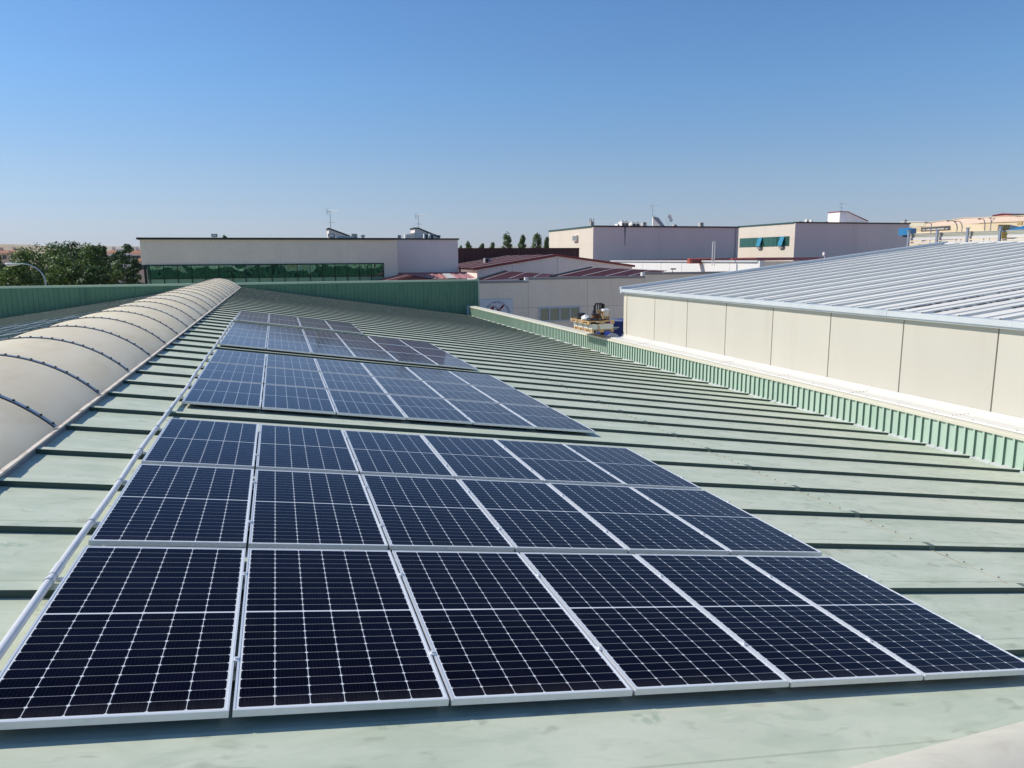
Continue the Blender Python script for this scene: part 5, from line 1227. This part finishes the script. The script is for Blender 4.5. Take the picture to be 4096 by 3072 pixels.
# ------------------------------------------------------------------ trees
def tree(name, label, cat, x, y, h, w, mat, seed, base=0.12, blobs=46, per=95, leaf=.24, group=None, col=False, cen=None):
    rr = random.Random(seed); t = thing(name, (x, y, GZ), label, cat, group)
    mb = MB(); th = h * (base + .25)
    trunk = [Vector((x, y, GZ)), Vector((x + rr.uniform(-.1, .1), y, GZ + th * .5)), Vector((x + rr.uniform(-.2, .2), y, GZ + th)), Vector((x, y, GZ + h * .8))]
    mb.tube(trunk, [h * .02, h * .016, h * .012, h * .003], 7)
    ctrs = []
    for i in range(blobs):
        f = (i + rr.random()) / blobs; an = rr.uniform(0, 2 * math.pi)
        if col: f = f ** .6; rad = w * .5 * math.sqrt(min(1, (1 - f) * 4.5 + .02))
        else: rad = w * .5 * math.sqrt(max(.02, 1 - (2 * f - .85) ** 2 / 1.35))
        rad *= rr.uniform(.35, 1.0)
        c = Vector((x + rad * math.cos(an), y + rad * math.sin(an), GZ + h * (base + (1 - base) * f * .97))); ctrs.append(c)
        if i % 3 == 0: mb.tube([Vector((x, y, GZ + h * base + (c.z - GZ - h * base) * .5)), c], [h * .006, h * .002], 5)
    mb.build('trunk', M['bark'], t)
    mb = MB(); br = (w * .17 if not col else w * .2)
    for c in ctrs:
        b_ = br * rr.uniform(.65, 1.25)
        for q in range(per):
            while True:
                d = Vector((rr.uniform(-1, 1), rr.uniform(-1, 1), rr.uniform(-1, 1)))
                if .15 < d.length < 1: break
            pos = c + Vector((d.x * b_, d.y * b_, d.z * b_ * (.8 if not col else 1.5)))
            nrm = (d.normalized() + Vector((rr.uniform(-.8, .8), rr.uniform(-.8, .8), rr.uniform(-.4, .9)))).normalized()
            u = nrm.cross(Vector((rr.random(), rr.random(), .3))).normalized(); v = nrm.cross(u); s = leaf * rr.uniform(.6, 1.3)
            mb.face([pos - u * s * .5, pos + v * s * .35, pos + u * s * .5, pos - v * s * .35])
    mb.build('crown', M[mat], t); return t
def place_tree(px, pyt, Y, wpx, *a, **kw):
    p = at(px, pyt, Y); k_ = (Y + 3.4) / FPX * 1.03
    return tree(a[0], a[1], a[2], p.x, Y, p.z - GZ, wpx * k_, *a[3:], **kw)
G1 = 'trees left of the beige office block'
TR = [(-30, 1010, 92, 190, 'leaf_mid', 'bushy green tree cut by the left edge of the photograph'),
      (110, 992, 104, 190, 'leaf_mid', 'bushy green tree behind the curved street lamp head'),
      (60, 1050, 84, 150, 'leaf_mid', 'low bushy tree in front, left of the lamp pole'),
      (215, 978, 112, 170, 'leaf_mid', 'tall broad tree behind the curved lamp pole'),
      (300, 970, 108, 190, 'leaf_dark', 'tallest dense dark tree in the middle of the left clump'),
      (250, 1030, 92, 170, 'leaf_mid', 'mid-height tree in front of the tallest dark tree'),
      (352, 978, 100, 130, 'leaf_mid', 'olive-tinged tree at the right end of the dense clump'),
      (375, 1060, 88, 110, 'leaf_dark', 'dark low tree below the slim dark trees')]
for i, (px, py, Y, wp, mt, lb) in enumerate(TR): place_tree(px, py, Y, wp, 'broadleaf_tree', lb, 'tree', mt, 20 + i, blobs=64, per=110, leaf=.30, group=G1)
place_tree(398, 976, 112, 46, 'slim_tree', 'slim dark column-shaped tree right of the dense clump, taller of two', 'tree', 'leaf_dark', 41, blobs=34, per=80, leaf=.26, group=G1, col=True)
place_tree(414, 982, 106, 34, 'slim_tree', 'slim dark column-shaped tree right of the dense clump, shorter of two', 'tree', 'leaf_dark', 42, blobs=30, per=80, leaf=.24, group=G1, col=True)
place_tree(498, 974, 118, 84, 'broadleaf_tree', 'conical dark tree just left of the beige office block', 'tree', 'leaf_dark', 43, blobs=60, per=95, leaf=.28, group=G1, base=.2)
place_tree(532, 1030, 112, 62, 'broadleaf_tree', 'round dark tree at the very corner of the beige office block', 'tree', 'leaf_dark', 44, blobs=40, per=90, leaf=.26, group=G1, base=.22)
place_tree(466, 1042, 90, 96, 'broadleaf_tree', 'light yellow-green tree in front of the dark conical tree', 'tree', 'leaf_light', 45, blobs=50, per=100, leaf=.26, group=G1)
place_tree(448, 1012, 116, 60, 'broadleaf_tree', 'dark tree behind the light yellow-green tree', 'tree', 'leaf_dark', 46, blobs=40, per=90, leaf=.26, group=G1)
G2 = 'poplars above the brown corrugated wall'
for i, (px, py, wp, lb) in enumerate(((1843, 980, 15, 'smallest poplar tip, leftmost above the brown wall'), (1874, 967, 30, 'bushy short poplar, second from the left above the brown wall'), (1927, 974, 29, 'low bushy poplar between the two narrower ones above the brown wall'), (1971, 966, 24, 'narrow poplar left of the tall gappy one above the brown wall'), (2027, 932, 36, 'tallest poplar with gappy crown above the brown wall'), (2089, 936, 27, 'thin pale poplar with yellowing foot above the brown wall'), (2149, 931, 33, 'tall dense poplar second from the right above the brown wall'), (2190, 944, 24, 'poplar half hidden behind the left grey block'))):
    place_tree(px, py, 135, wp * 1.35, 'poplar', lb, 'poplar', 'leaf_poplar', 60 + i, blobs=64, per=62, leaf=.28, group=G2, col=True, base=.1)
place_tree(898, 931, 100, 30, 'poplar', 'treetop peeking over the roof edge of the beige office block', 'tree', 'leaf_light', 80, blobs=46, per=60, leaf=.24, col=True)
place_tree(3560 + 90, 975, 80, 46, 'broadleaf_tree', 'dark shrub under the left end of the storage rack', 'tree', 'leaf_dark', 81, blobs=30, per=70, leaf=.26)

# ------------------------------------------------------------------ houses far left
def house(px0, px1, pyt, pye, Y, label, roofm='terracotta', wallm='peach'):
    a = at(px0, pye, Y); b = at(px1, pye, Y); rdz = at(px0, pyt, Y).z; t = thing('house', ((a.x + b.x) / 2, Y + 4, GZ), label, 'house', 'houses with red roofs beyond the trees')
    mb = MB(); mb.box(a.x, b.x, Y, Y + 9, GZ, a.z); mb.build('wall', M[wallm], t)
    mb = MB(); e = .5; mb.hexa([(a.x - e, Y - e, a.z + .01), (b.x + e, Y - e, a.z + .01), (b.x + e, Y + 9 + e, a.z + .01), (a.x - e, Y + 9 + e, a.z + .01), (a.x + 1, Y + 4.3, rdz), (b.x - 1, Y + 4.3, rdz), (b.x - 1, Y + 4.7, rdz), (a.x + 1, Y + 4.7, rdz)]); rf_ = mb.build('roof', M[roofm], t)
    mb = MB(); xx = a.x + (b.x - a.x) * .3; mb.box(xx, xx + .8, Y + 4.2, Y + 5, rdz - .4, rdz + .9); mb.build('chimney', M[wallm], rf_)
    mb = MB(); 
    for i in range(3): xx = a.x + (b.x - a.x) * (.2 + .3 * i); mb.box(xx - .5, xx + .5, Y - .03, Y, a.z - 1.9, a.z - .6)
    mb.build('window', M['signgrey'], t)
house(-40, 30, 1001, 1012, 260, 'orange-roofed house at the left edge of the photograph')
house(20, 75, 999, 1010, 300, 'orange-roofed house second from the left edge')
house(425, 470, 998, 1012, 250, 'orange-roofed house right of the slim dark trees', 'terracotta', 'lilac')
house(520, 562, 1000, 1014, 230, 'red-roofed house beside the corner of the beige office block', 'terracotta', 'lilac')
house(440, 505, 1010, 1022, 210, 'grey-roofed shed behind the conical dark tree', 'greyroof', 'whitepaint')
house(545, 600, 1026, 1044, 180, 'lower red-roofed house beside the corner of the beige office block')

# ------------------------------------------------------------------ thin summer haze over the plain
hz = bpy.data.materials.new('haze'); hz.use_nodes = True; nt_ = hz.node_tree; nt_.nodes.clear()
ov = nt_.nodes.new('ShaderNodeOutputMaterial'); pv = nt_.nodes.new('ShaderNodeVolumePrincipled')
pv.inputs['Color'].default_value = (0.80, 0.86, 0.95, 1); pv.inputs['Density'].default_value = 0.00006; pv.inputs['Anisotropy'].default_value = 0.2
nt_.links.new(pv.outputs[0], ov.inputs['Volume'])
mb = MB(); mb.box(-10500, 13500, -300, 13000, GZ - 6, 330)
tag(mb.build('haze', hz), kind='stuff')
